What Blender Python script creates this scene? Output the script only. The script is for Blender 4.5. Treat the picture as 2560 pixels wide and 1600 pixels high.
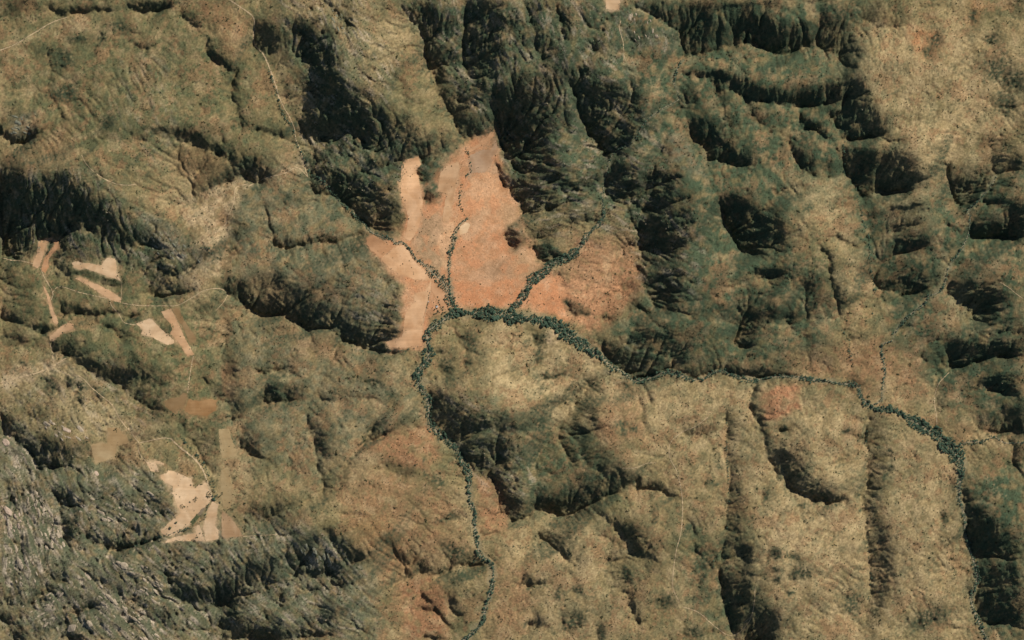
import bpy, bmesh, math, random
import numpy as np
from mathutils import Vector, Matrix
from mathutils.geometry import delaunay_2d_cdt

# ------------------------------------------------------------------ setup
for _o in list(bpy.data.objects):
    bpy.data.objects.remove(_o, do_unlink=True)
scene = bpy.context.scene
COL = scene.collection
M_PX = 2.0                      # metres on the ground for one photograph pixel (of 2560)
CAM_H = 42000.0
SUN_EL, SUN_AZ = 37.0, 47.0     # degrees; azimuth clockwise from north (+Y)

cam_d = bpy.data.cameras.new('camera')
cam = bpy.data.objects.new('camera', cam_d)
COL.objects.link(cam)
cam.location = (0, 0, CAM_H)
cam.rotation_euler = (0, 0, 0)
cam_d.sensor_fit = 'HORIZONTAL'
cam_d.angle = 2 * math.atan(1280 * M_PX / CAM_H)
cam_d.clip_start = 1000.0
cam_d.clip_end = 120000.0
scene.camera = cam

world = bpy.data.worlds.new('World')
scene.world = world
world.use_nodes = True
wn = world.node_tree.nodes
wl = world.node_tree.links
wn.clear()
w_out = wn.new('ShaderNodeOutputWorld')
w_bg = wn.new('ShaderNodeBackground')
w_sky = wn.new('ShaderNodeTexSky')
w_sky.sky_type = 'NISHITA'
w_sky.sun_disc = False
w_sky.sun_elevation = math.radians(SUN_EL)
w_sky.sun_rotation = math.radians(SUN_AZ)
w_sky.altitude = 1200
w_bg.inputs['Strength'].default_value = 0.06
wl.new(w_sky.outputs[0], w_bg.inputs[0])
wl.new(w_bg.outputs[0], w_out.inputs[0])

sun_d = bpy.data.lights.new('sun', 'SUN')
sun_d.energy = 4.95
sun_d.angle = math.radians(0.5)
sun_d.color = (1.0, 0.94, 0.86)
sun = bpy.data.objects.new('sun', sun_d)
COL.objects.link(sun)
sun_dir = Vector((math.sin(math.radians(SUN_AZ)) * math.cos(math.radians(SUN_EL)),
                  math.cos(math.radians(SUN_AZ)) * math.cos(math.radians(SUN_EL)),
                  math.sin(math.radians(SUN_EL))))
sun.rotation_euler = sun_dir.to_track_quat('Z', 'Y').to_euler()
sun.location = sun_dir * 9000

scene.view_settings.view_transform = 'Standard'
scene.view_settings.look = 'None'
scene.view_settings.gamma = 1.0
scene.view_settings.use_curve_mapping = False
scene.view_settings.exposure = 0.0
scene.render.engine = 'CYCLES'

# ------------------------------------------------------------------ survey of the land
# map sheets of the survey: each has its own origin in photograph pixels, 2.7 units to the pixel
SHEET = dict(A=(0, 0), B=(620, 0), C=(1240, 0), D=(1860, 0), E=(0, 520), F=(620, 520), G=(1240, 520),
             H=(1860, 520), I=(0, 1040), J=(620, 1040), K=(1240, 1040), L=(1860, 1040))
S27 = 1 / 2.7
def sh(c, pts):
    ox, oy = SHEET[c]
    return [(ox + p[0] * S27, oy + p[1] * S27) for p in pts]

# steep ground that faces away from the north-east.  P: patch (outline, steepness, edge softness);
# V: slope rising from a gully line (line, width, steepness); E: rounded scarp (x, y, rx, ry, angle, steepness; <0 faces north-east)
RELIEF = {}
RELIEF['A'] = [
 ('P',[(820,0),(1190,0),(1170,70),(1090,85),(1030,70),(980,65),(900,60),(850,40)],.9,8),
 ('V',[(345,60),(400,95),(500,85),(620,90),(740,88)],45,.7),
 ('E',170,20,60,40,0,.35),('E',40,60,80,60,0,.3),
 ('P',[(1240,30),(1370,60),(1390,170),(1320,180),(1240,130)],.55,15),
 ('P',[(1410,260),(1450,300),(1500,350),(1560,400),(1590,460),(1540,455),(1450,420),(1410,360),(1400,300)],.85,12),
 ('E',1620,320,80,70,0,-.25),
 ('V',[(1580,500),(1565,640),(1600,760),(1620,820)],65,.6),
 ('P',[(1720,120),(1890,80),(1890,360),(1800,350),(1720,300)],.5,30),('E',1870,280,40,50,0,.5),
 ('P',[(960,860),(1100,830),(1250,850),(1310,900),(1320,960),(1240,960),(1150,900),(1050,880)],.6,15),
 ('V',[(1330,970),(1420,1020),(1540,1090),(1580,1140),(1650,1190),(1700,1210)],[70,80,90,110,130,130],.9),
 ('P',[(1640,1050),(1800,1120),(1860,1170),(1760,1200),(1650,1190)],.65,20),
 ('V',[(1380,1290),(1450,1260),(1500,1230),(1640,1195)],90,.55),
 ('E',1300,1110,120,60,20,.35),
 ('V',[(880,910),(980,940),(1050,920)],40,.5),('E',760,930,120,30,0,.3),
 ('V',[(0,900),(60,950),(160,965),(240,910)],60,.9),
 ('V',[(1740,880),(1780,910),(1880,910)],40,.8),('E',600,1090,30,20,30,.5),
 ('P',[(0,1140),(80,1150),(190,1200),(320,1200),(420,1160),(520,1180),(600,1290),(700,1350),(780,1420),(860,1512),(0,1512)],.65,25),
 ('P',[(420,1180),(500,1240),(560,1330),(560,1450),(480,1400),(430,1280)],.5,12),
 ('P',[(0,1200),(90,1240),(200,1400),(200,1512),(0,1512)],.4,20),('E',250,1300,40,70,0,-.2),
 ('V',[(320,340),(330,480),(345,620),(370,700),(400,800)],25,.4),
 ('E',680,1160,130,25,20,.3),('E',1290,1330,80,40,-20,.3),
 ('V',[(890,300),(960,350),(1000,330)],40,.45),('V',[(1740,1310),(1780,1400),(1810,1512)],40,.35),
 ('P',[(1520,1440),(1640,1380),(1640,1512),(1520,1512)],.4,30),
 ('E',570,540,90,40,0,.25),('E',430,400,80,60,0,.25),('E',540,260,60,20,-10,.3),('E',680,260,25,40,0,.35),
 ('E',820,190,70,40,20,.25),('E',1230,500,15,120,0,.25),('E',450,640,60,40,0,.25),('E',740,830,50,50,0,.3),
]
RELIEF['B'] = [
 ('E',100,300,80,60,0,.45),('E',215,270,45,40,0,.5),
 ('P',[(240,110),(330,120),(400,170),(470,220),(520,260),(600,330),(640,380),(620,480),(660,560),(740,660),(830,740),(880,860),(900,980),(800,960),(740,880),(640,880),(560,760),(500,640),(420,500),(390,400),(350,320),(380,260),(320,210)],.85,15),
 ('E',480,360,90,80,45,.35),('E',720,760,110,110,0,.5),
 ('V',[(530,0),(600,80),(680,180)],40,.7),('V',[(430,60),(500,150),(560,240)],30,.5),
 ('P',[(380,520),(480,600),(560,720),(600,850),(560,900),(450,900),(400,820),(360,700)],.45,20),
 ('E',490,870,120,60,0,.6),
 ('P',[(880,700),(1000,760),(1100,780),(1140,800),(1060,820),(1160,900),(1250,960),(1200,1000),(1240,1060),(1130,1060),(1020,1080),(960,1100),(900,1000),(880,860)],.65,18),
 ('E',1090,920,70,60,0,.4),('E',960,1050,60,60,0,.5),
 ('P',[(1010,0),(1100,20),(1300,0),(1320,150),(1330,300),(1390,400),(1340,450),(1250,440),(1200,350),(1150,200),(1090,80)],.65,15),
 ('V',[(1170,260),(1200,380),(1240,490),(1290,580),(1280,640),(1340,700),(1380,800),(1420,900),(1470,930)],70,.75),
 ('P',[(1470,0),(1640,0),(1750,180),(1740,300),(1800,420),(1710,520),(1640,540),(1600,600),(1540,560),(1470,450),(1460,250)],.7,14),
 ('E',1390,150,60,120,0,-.15),('E',1390,500,80,50,0,-.15),
 ('P',[(1340,600),(1450,570),(1560,600),(1600,680),(1540,720),(1440,680),(1370,660)],.6,20),
 ('V',[(1390,800),(1430,880),(1480,940),(1560,920)],110,.7),
 ('P',[(1640,600),(1740,540),(1890,600),(1890,1200),(1800,1120),(1700,960),(1690,820),(1680,700)],.7,18),
 ('P',[(1640,1060),(1700,1060),(1760,1140),(1890,1240),(1890,1440),(1800,1340),(1700,1210)],.65,18),
 ('E',1185,1170,40,75,-20,.75),('E',1230,1320,45,45,0,.75),
 ('P',[(1150,1040),(1220,1050),(1290,1120),(1240,1130),(1180,1120)],.6,8),
 ('P',[(410,1060),(480,1130),(560,1160),(640,1200),(740,1180),(830,1240),(860,1320),(900,1400),(860,1440),(900,1512),(780,1512),(700,1420),(620,1330),(540,1260),(470,1190)],.85,14),
 ('E',580,1240,70,70,0,.4),('E',960,1400,90,70,0,.65),
 ('V',[(430,1260),(450,1300),(500,1310)],70,.65),('E',260,1360,20,40,0,.5),('E',700,1210,50,25,0,.4),
 ('E',850,1100,60,30,0,.5),('E',800,1050,30,50,0,.4),('E',900,420,200,250,0,-.12),
 ('E',1330,960,60,60,30,.35),('E',1110,680,60,30,30,.4),('E',1050,560,50,30,40,.25),
 ('E',520,1030,30,40,0,.4),('E',385,860,20,30,0,.6),('E',420,1130,40,40,40,.5),
]
RELIEF['C'] = [
 ('P',[(180,0),(370,0),(330,110),(340,220),(380,300),(370,460),(330,420),(280,330),(240,200),(220,80)],.65,14),
 ('E',100,150,70,40,0,.5),
 ('P',[(0,560),(60,580),(160,600),(300,640),(380,740),(350,840),(370,930),(400,1060),(500,1180),(580,1290),(420,1270),(300,1200),(220,1160),(140,1080),(60,960),(20,860),(0,800)],.6,20),
 ('E',340,700,50,60,0,.5),('E',0,680,40,80,0,.5),('E',330,920,50,70,0,.4),
 ('P',[(500,480),(580,450),(680,520),(720,620),(740,720),(720,800),(780,880),(900,880),(920,960),(840,1030),(760,1060),(700,1000),(650,940),(610,860),(560,760),(540,640),(500,560)],.85,14),
 ('E',900,870,80,50,0,.4),
 ('P',[(420,20),(500,40),(530,200),(520,320),(450,260),(420,120)],.5,16),
 ('P',[(910,480),(1000,520),(1010,640),(1040,760),(960,780),(900,640),(890,560)],.5,25),
 ('P',[(870,0),(1890,0),(1890,40),(1400,70),(1250,200),(1180,160),(1060,80),(930,60)],.55,14),
 ('V',[(1040,90),(1160,150),(1240,210)],40,.5),
 ('P',[(1220,200),(1390,80),(1570,110),(1590,290),(1470,340),(1330,380),(1260,370),(1250,260)],.55,14),
 ('P',[(1570,80),(1700,70),(1890,140),(1890,350),(1800,320),(1690,300),(1600,290),(1590,180)],.6,18),('E',1760,200,100,90,0,.3),
 ('E',1600,410,250,50,10,-.15),
 ('P',[(1250,490),(1340,450),(1480,470),(1600,490),(1700,530),(1800,570),(1890,590),(1890,690),(1720,690),(1650,640),(1560,560),(1480,520),(1380,530)],.85,14),
 ('V',[(1460,560),(1490,620),(1530,700),(1560,780)],70,.55),('E',1300,640,60,60,0,.45),
 ('P',[(1300,790),(1400,760),(1480,830),(1540,900),(1600,960),(1680,1010),(1760,1100),(1660,1120),(1560,1110),(1450,1060),(1400,990),(1330,900)],.78,18),('E',1600,1040,100,60,30,.3),
 ('P',[(1000,1150),(1120,1120),(1260,1140),(1280,1180),(1180,1230),(1060,1260),(1000,1230)],.85,18),
 ('P',[(780,1090),(900,1020),(980,1100),(1000,1250),(920,1330),(860,1360),(760,1290),(740,1200)],.55,20),
 ('E',1150,1010,50,60,0,.45),
 ('P',[(1080,1240),(1200,1230),(1280,1280),(1300,1400),(1400,1512),(1150,1512),(1040,1400)],.5,20),
 ('P',[(1500,1330),(1620,1290),(1750,1360),(1890,1440),(1890,1512),(1530,1512)],.75,20),
 ('P',[(30,1180),(200,1180),(330,1220),(420,1290),(430,1390),(300,1440),(180,1400),(90,1290)],.7,16),
 ('P',[(580,1400),(680,1390),(690,1470),(600,1480)],.5,10),
 ('E',620,1230,80,30,-10,.45),('E',450,1250,100,30,20,.4),('V',[(1710,720),(1760,820),(1830,880)],50,.4),
 ('E',960,260,60,60,0,.4),('E',640,130,50,40,0,.4),('E',800,120,40,30,0,.3),
 ('E',780,640,60,30,30,.5),('E',880,730,50,25,25,.5),('E',690,330,40,60,-20,.4),('E',330,1060,60,30,30,.3),
 ('E',1000,370,40,60,-20,.25),('E',1320,900,60,30,45,.3),('E',200,820,40,80,-30,.3),
 ('E',1230,880,80,70,0,-.15),('E',1300,1100,120,60,0,-.12),('E',560,960,80,80,0,-.12),('E',1790,930,80,70,0,-.12),
]
RELIEF['D'] = [
 ('P',[(0,60),(100,50),(200,110),(260,180),(400,170),(480,190),(480,270),(400,310),(290,370),(200,350),(100,310),(0,280)],.62,18),
 ('P',[(500,20),(700,150),(720,240),(790,340),(790,440),(730,480),(660,420),(600,370),(520,320),(490,260),(500,100)],.58,18),('E',620,225,90,20,0,-.35),
 ('P',[(430,0),(560,0),(480,20)],.8,8),
 ('P',[(0,520),(110,580),(240,600),(400,600),(560,560),(700,510),(760,520),(850,600),(830,660),(720,650),(620,690),(520,720),(360,700),(240,690),(100,685),(0,660)],.75,16),
 ('E',760,570,60,50,0,.4),('E',670,590,30,40,0,-.6),
 ('P',[(690,660),(830,690),(880,760),(960,800),(960,900),(900,940),(760,950),(690,930),(670,800)],.82,16),
 ('E',610,680,60,60,0,-.35),
 ('P',[(560,720),(660,740),(680,880),(640,880),(600,800)],.7,10),
 ('P',[(380,760),(450,790),(520,830),(590,930),(640,980),(560,940),(480,900),(410,850)],.88,12),
 ('P',[(290,890),(370,950),(480,1060),(500,1160),(480,1190),(420,1160),(370,1090),(330,1010)],.92,12),
 ('E',560,1110,50,50,0,.5),
 ('P',[(690,990),(800,1000),(900,1040),(900,1220),(760,1220),(700,1190),(680,1080)],.6,12),
 ('P',[(920,1030),(1060,1030),(1130,1080),(1160,1180),(1240,1200),(1150,1250),(1130,1290),(930,1290),(910,1180)],.82,14),
 ('P',[(1360,1040),(1420,1080),(1400,1200),(1480,1190),(1640,1180),(1690,1190),(1640,1290),(1570,1370),(1510,1420),(1440,1350),(1390,1270),(1380,1150)],.65,12),
 ('E',1420,1260,30,80,-15,.4),('E',1530,1260,25,70,0,.4),('E',1480,1300,20,60,-15,-.3),
 ('P',[(1660,1000),(1890,1020),(1890,1150),(1760,1150),(1700,1190),(1660,1140)],.65,15),('E',1780,1090,90,40,0,.4),
 ('P',[(1600,1360),(1700,1330),(1890,1370),(1890,1440),(1780,1400),(1680,1380)],.75,10),
 ('P',[(1830,1420),(1890,1400),(1890,1512),(1830,1500)],.7,10),
 ('P',[(960,1380),(1080,1370),(1160,1340),(1200,1380),(1100,1400),(980,1420)],.72,16),
 ('E',300,1270,110,40,-5,.55),('E',40,1090,50,50,0,.4),('E',850,1450,60,40,0,.3),
 ('P',[(0,1420),(200,1440),(300,1512),(0,1512)],.65,20),
 ('P',[(740,1210),(900,1210),(910,1300),(860,1350),(800,1400),(760,1300)],.5,12),
 ('E',880,110,80,60,0,.35),('V',[(830,130),(900,190),(1000,195)],90,.35),
 ('E',1290,280,40,50,0,.3),('E',1240,350,20,40,0,.3),('E',1540,110,25,40,0,.35),('E',1660,270,50,30,0,.35),
 ('E',1820,560,80,70,0,.45),('E',1750,700,80,50,0,.4),('E',1860,830,40,40,0,.3),('E',1740,960,120,40,0,.35),
 ('P',[(960,900),(1050,920),(1200,890),(1100,930),(1000,980),(950,960)],.35,12),
 ('E',1150,560,150,120,0,.15),('E',1620,470,90,60,-40,.25),('E',1850,40,60,60,0,.35),
 ('E',120,800,40,70,-30,.35),('E',560,1330,60,40,0,-.15),('E',1340,1430,70,50,0,-.2),
]
RELIEF['E'] = [
 ('P',[(0,0),(640,0),(760,80),(860,100),(930,180),(1000,250),(900,260),(780,240),(650,160),(560,130),(420,180),(380,210),(330,190),(200,230),(160,330),(100,340),(0,310)],.62,20),
 ('P',[(0,0),(200,0),(230,90),(200,190),(120,300),(0,300)],.4,20),('P',[(420,0),(560,0),(640,80),(720,160),(780,220),(700,220),(560,100),(460,90)],.35,14),
 ('E',420,250,50,60,0,.45),
 ('P',[(950,190),(1030,200),(1130,280),(1060,280),(980,240)],.75,6),
 ('P',[(1060,310),(1120,370),(1190,410),(1200,460),(1120,440),(1070,390)],.75,8),
 ('V',[(1210,450),(1280,430),(1340,390),(1390,330)],70,.7),('V',[(1040,590),(1150,600),(1230,590)],90,.65),('E',1090,540,50,40,0,.35),
 ('E',420,420,80,40,25,.5),('V',[(330,360),(430,450),(480,450)],60,.5),
 ('E',660,450,100,40,15,.4),('E',760,500,80,25,10,.4),
 ('P',[(400,600),(520,620),(600,660),(640,690),(760,680),(900,690),(1000,700),(900,730),(760,720),(640,730),(560,680),(440,720),(400,700)],.7,12),
 ('P',[(0,640),(60,690),(130,720),(230,760),(330,770),(380,800),(330,860),(250,830),(150,780),(60,760),(0,760)],.78,14),
 ('P',[(0,780),(90,790),(150,830),(220,880),(180,910),(100,890),(0,860)],.55,10),
 ('E',60,460,40,40,0,.3),('E',180,520,20,20,0,.4),('E',20,440,40,60,0,.4),
 ('P',[(330,890),(450,890),(560,930),(640,990),(760,1050),(900,1060),(960,1130),(900,1180),(880,1240),(800,1200),(680,1150),(560,1060),(490,1010),(420,990),(350,960)],.82,16),('E',760,1140,110,60,20,.3),
 ('P',[(900,1050),(1050,1050),(1150,1080),(1130,1180),(1050,1200),(960,1180)],.4,25),
 ('P',[(850,1200),(960,1220),(1100,1290),(1160,1390),(1000,1360),(920,1300)],.45,25),
 ('P',[(620,740),(760,760),(880,830),(900,870),(800,850),(700,790)],.55,14),('E',830,890,40,20,30,.5),('E',910,1010,50,15,50,.6),
 ('E',1110,820,40,50,0,.3),('E',1360,680,70,40,0,.35),
 ('V',[(1560,590),(1640,650),(1740,710),(1890,715)],110,.92),
 ('P',[(1560,550),(1640,570),(1800,620),(1890,660),(1890,715),(1740,715),(1640,660)],.4,10),
 ('E',1560,140,70,60,0,.4),('E',1600,260,50,80,0,.3),('E',1840,500,60,50,0,.5),('E',1550,950,30,250,0,.3),('E',1580,1080,30,60,0,.4),
 ('E',1400,1170,50,20,30,.5),('E',1490,1240,60,50,0,.4),
 ('P',[(1760,1260),(1830,1190),(1890,1180),(1890,1320),(1800,1310)],.6,10),('E',1840,1080,110,40,0,.35),
 ('P',[(1530,1300),(1600,1200),(1660,1300),(1640,1420),(1560,1420)],.45,20),
 ('E',480,1180,30,40,-30,.6),('E',545,1220,30,30,0,.5),('E',340,1200,50,70,-30,.4),('E',520,1300,25,25,0,.5),('E',650,1240,50,20,40,.4),('E',150,1060,20,15,0,.4),
 ('P',[(0,1360),(60,1400),(160,1480),(180,1512),(0,1512)],.7,14),
 ('E',1180,340,80,60,30,-.2),('E',640,850,120,50,20,-.15),('E',250,1380,60,80,-30,.3),('E',830,200,60,40,40,.3),
]
RELIEF['F'] = [
 ('P',[(680,0),(900,0),(1040,0),(980,40),(960,110),(990,140),(900,150),(830,140),(780,90),(700,20)],.65,16),
 ('P',[(150,210),(260,170),(360,200),(480,160),(560,160),(620,210),(560,220),(460,220),(380,250),(240,270),(170,240)],.72,10),
 ('V',[(190,265),(300,262),(450,240),(600,225),(760,185)],50,.4),
 ('V',[(120,0),(140,80),(160,150)],25,.4),('E',520,300,10,30,-20,.5),('V',[(630,330),(650,440)],22,.4),('E',300,340,20,30,0,.4),('E',220,300,10,20,0,.4),
 ('P',[(130,470),(200,460),(290,520),(300,600),(240,600),(190,520)],.6,14),('E',170,570,30,30,0,.3),
 ('P',[(0,590),(80,620),(200,660),(260,690),(140,700),(0,680)],.9,8),('V',[(0,690),(100,712),(220,720)],60,.5),
 ('V',[(220,715),(310,770),(420,825),(540,800),(620,830),(640,890),(800,940),(920,965)],120,.75),
 ('P',[(300,620),(420,680),(560,720),(640,740),(760,760),(860,840),(1030,830),(1040,850),(960,920),(900,965),(760,930),(640,890),(620,820),(540,800),(400,820),(320,760)],.5,16),
 ('E',760,880,130,30,15,.5),('E',560,560,250,120,0,.15),
 ('E',1000,580,30,30,0,.5),('E',990,660,60,20,-5,.6),('E',900,720,70,25,25,.4),('E',980,730,50,20,15,.5),('E',960,840,70,20,-10,.6),
 ('E',900,380,60,30,0,.25),('E',950,460,40,25,0,.35),
 ('P',[(120,1180),(180,1170),(280,1180),(400,1200),(380,1290),(250,1330),(150,1300),(90,1270)],.55,20),('E',170,1240,60,50,0,.3),('E',210,1130,70,40,0,-.5),
 ('P',[(20,1080),(120,1060),(280,1070),(370,1090),(380,1140),(300,1100),(180,1090),(100,1110)],.5,12),
 ('E',200,820,60,30,0,.3),('E',450,920,70,60,0,.25),
 ('V',[(610,900),(600,1000),(500,1100),(490,1200),(410,1280),(400,1512)],28,.3),
 ('P',[(500,1200),(700,1200),(860,1240),(1020,1300),(700,1310),(480,1300)],.3,20),('E',860,1190,80,20,15,.35),
 ('P',[(860,1420),(900,1400),(980,1420),(940,1512),(870,1512)],.7,20),
 ('E',1340,1090,40,60,-20,.5),('E',1490,1040,25,35,0,.5),('E',1490,920,50,70,-30,.35),('E',1310,970,20,20,0,.4),('E',1390,1030,15,20,0,.5),
 ('P',[(1210,1210),(1300,1190),(1380,1290),(1420,1380),(1520,1430),(1600,1512),(1260,1512),(1220,1400)],.65,14),('E',1580,1420,70,40,20,.5),
 ('P',[(1740,110),(1790,90),(1860,150),(1870,220),(1800,280),(1760,240),(1740,180)],.88,8),('E',1830,120,40,30,0,-.4),
 ('P',[(1830,0),(1890,0),(1890,60)],.5,10),('E',1660,450,90,30,20,.15),('E',1240,320,100,40,25,.25),
 ('E',80,1300,60,30,0,.3),('E',300,860,120,30,10,-.1),
]
RELIEF['G'] = [
 ('P',[(180,0),(300,0),(300,40),(240,60)],.7,10),('P',[(200,90),(340,80),(480,50),(480,130),(400,170),(340,230),(260,200)],.4,20),('E',520,60,50,60,0,.55),('E',640,60,60,40,0,.5),
 ('P',[(250,270),(310,250),(360,320),(370,360),(300,370),(250,350)],.85,8),('P',[(330,270),(360,250),(420,300),(460,330),(400,340),(350,310)],.88,6),('E',385,275,30,20,0,-.4),
 ('E',435,440,25,20,0,.5),('E',460,520,30,15,0,.4),
 ('P',[(460,610),(540,640),(620,680),(640,710),(560,740),(490,690),(460,650)],.65,12),('E',510,655,50,25,30,.5),
 ('P',[(980,60),(1100,30),(1200,100),(1320,150),(1320,220),(1240,260),(1200,300),(1100,290),(980,280)],.78,20),('E',1260,60,50,50,0,.4),
 ('P',[(940,370),(1000,330),(1060,420),(1160,480),(1250,450),(1270,530),(1240,600),(1330,640),(1400,700),(1380,760),(1260,720),(1100,700),(1060,620),(1000,500)],.55,20),
 ('P',[(1520,0),(1720,0),(1800,80),(1860,180),(1860,260),(1740,330),(1680,320),(1620,240),(1580,140),(1530,80)],.78,14),
 ('P',[(1760,40),(1890,50),(1890,210),(1820,130)],.7,12),
 ('P',[(1730,390),(1820,380),(1890,390),(1890,480),(1780,460),(1740,440)],.75,14),
 ('P',[(1480,480),(1680,440),(1700,490),(1600,540),(1520,530)],.45,20),('E',860,220,80,60,0,.2),('P',[(840,240),(980,200),(980,290),(860,320)],.35,14),
 ('E',900,520,60,20,20,.4),('E',960,570,50,20,20,.35),('P',[(900,580),(1000,640),(1080,710),(1060,730),(960,680)],.6,10),('E',780,720,40,20,0,.5),
 ('P',[(1620,640),(1880,640),(1830,760),(1760,860),(1750,930),(1640,930),(1600,880),(1640,780)],.65,25),('E',1700,910,50,30,0,.35),
 ('P',[(940,780),(1060,760),(1200,760),(1340,790),(1330,850),(1300,900),(1300,1050),(1240,1040),(1180,1010),(1060,960),(900,920)],.6,25),('E',1380,830,60,30,0,.4),
 ('P',[(720,900),(800,900),(880,960),(980,970),(1080,1040),(1100,1090),(1040,1140),(940,1165),(860,1100),(780,1030),(740,980)],.88,12),('E',900,1080,70,50,30,.4),
 ('V',[(1060,1110),(1180,1100),(1300,1150)],100,.35),
 ('P',[(1540,1040),(1640,1020),(1700,1080),(1890,1090),(1890,1140),(1760,1150),(1640,1140),(1560,1090)],.8,12),
 ('V',[(1300,1150),(1400,1140),(1480,1100)],60,.4),
 ('E',300,880,50,40,0,.5),('E',290,1000,30,60,0,.45),('P',[(300,1110),(440,1090),(500,1100),(400,1150),(310,1170)],.45,14),
 ('P',[(620,1080),(610,1200),(520,1280),(400,1340),(280,1360),(400,1290),(500,1220)],.4,14),
 ('V',[(580,1340),(630,1400),(660,1460)],70,.55),('E',680,1210,50,30,40,.5),('E',700,1140,50,40,0,.35),('E',540,1440,40,60,0,.35),
 ('E',1060,1280,20,30,-30,.8),('E',870,1200,40,40,0,.35),('E',1010,1120,60,40,0,.35),
 ('P',[(0,1420),(140,1410),(240,1440),(240,1512),(0,1512)],.45,18),('V',[(970,1290),(1000,1360),(1020,1512)],30,.35),
 ('V',[(1740,1200),(1730,1320),(1770,1440)],35,.45),('V',[(1570,1380),(1560,1512)],30,.45),
 ('E',200,1270,200,40,-15,-.2),('E',370,830,50,30,0,-.3),('E',800,830,60,80,0,-.12),('E',1420,960,70,60,0,-.12),('E',1000,600,60,40,30,-.15),
]
RELIEF['H'] = [
 ('P',[(70,30),(220,50),(320,110),(380,150),(300,190),(210,210),(170,180),(120,100)],.86,14),
 ('P',[(0,0),(50,60),(120,150),(190,230),(130,300),(50,320),(0,300)],.75,14),('E',290,240,80,60,0,.35),
 ('P',[(70,400),(180,380),(270,410),(240,460),(140,460),(80,430)],.82,14),('E',270,510,130,60,0,.3),
 ('P',[(490,210),(560,260),(620,330),(640,450),(690,560),(690,640),(620,640),(600,500),(570,350),(520,290)],.75,14),
 ('P',[(590,150),(660,180),(720,220),(830,245),(720,235),(640,200)],.6,8),('E',430,500,30,60,-25,.5),('E',450,580,40,60,-20,.4),
 ('P',[(960,60),(1100,40),(1220,60),(1180,110),(1040,150),(980,110)],.5,20),
 ('P',[(1020,190),(1160,160),(1280,180),(1280,250),(1180,280),(1080,300),(1000,310)],.77,16),
 ('P',[(880,440),(1060,400),(1200,420),(1260,480),(1220,560),(1100,590),(960,560),(900,500)],.5,25),('E',1200,500,60,60,0,.35),
 ('P',[(1340,80),(1440,100),(1500,130),(1480,170),(1400,120)],.6,12),('E',1350,310,60,50,0,.3),
 ('P',[(1530,90),(1840,70),(1890,30),(1890,180),(1800,200),(1660,205),(1540,190)],.87,12),('P',[(1640,0),(1890,0),(1890,40),(1800,20)],.6,10),
 ('P',[(1400,480),(1540,480),(1700,500),(1780,580),(1740,640),(1780,680),(1660,710),(1560,680),(1440,610),(1380,590),(1360,540)],.7,18),('E',1660,660,100,40,0,.35),
 ('P',[(1540,690),(1700,730),(1890,760),(1890,850),(1680,830),(1580,780)],.5,20),
 ('P',[(0,640),(180,640),(270,660),(220,740),(150,780),(60,860),(90,900),(60,940),(0,930)],.65,22),
 ('E',320,740,40,40,30,.55),('V',[(300,780),(360,840),(410,860)],60,.4),('V',[(415,700),(415,860),(430,1000)],100,.3),
 ('E',1210,870,90,50,0,.4),('E',1100,800,60,40,0,.25),
 ('P',[(1360,890),(1550,860),(1890,880),(1890,1000),(1700,1000),(1560,1040),(1460,1070),(1390,1080),(1370,980)],.8,14),('E',1700,950,200,40,0,.3),
 ('P',[(1210,960),(1360,940),(1380,1060),(1360,1110),(1220,1080)],.35,20),
 ('P',[(0,1090),(100,1070),(300,1090),(380,1120),(240,1140),(100,1160),(0,1140)],.7,12),('E',940,890,20,30,0,.4),
 ('P',[(1590,1140),(1720,1100),(1890,1140),(1890,1300),(1780,1260),(1640,1220),(1560,1240)],.7,20),('E',1700,1180,80,40,0,.3),
 ('P',[(1740,1320),(1890,1340),(1890,1512),(1740,1420)],.82,14),('E',1640,1440,80,50,0,.4),
 ('V',[(1300,1230),(1290,1320),(1300,1480)],70,.25),('E',760,1180,40,40,0,.5),('V',[(70,1200),(55,1330),(100,1480)],60,.45),
 ('E',260,1475,35,15,35,.7),('E',780,1420,50,8,0,.5),('V',[(600,600),(640,780),(720,880)],50,.35),
 ('E',1450,740,110,90,0,-.25),('E',1300,50,90,60,0,-.25),('E',1700,240,120,60,20,-.12),('E',760,510,60,40,0,-.12),('E',1740,1070,150,40,0,-.1),
]
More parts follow.
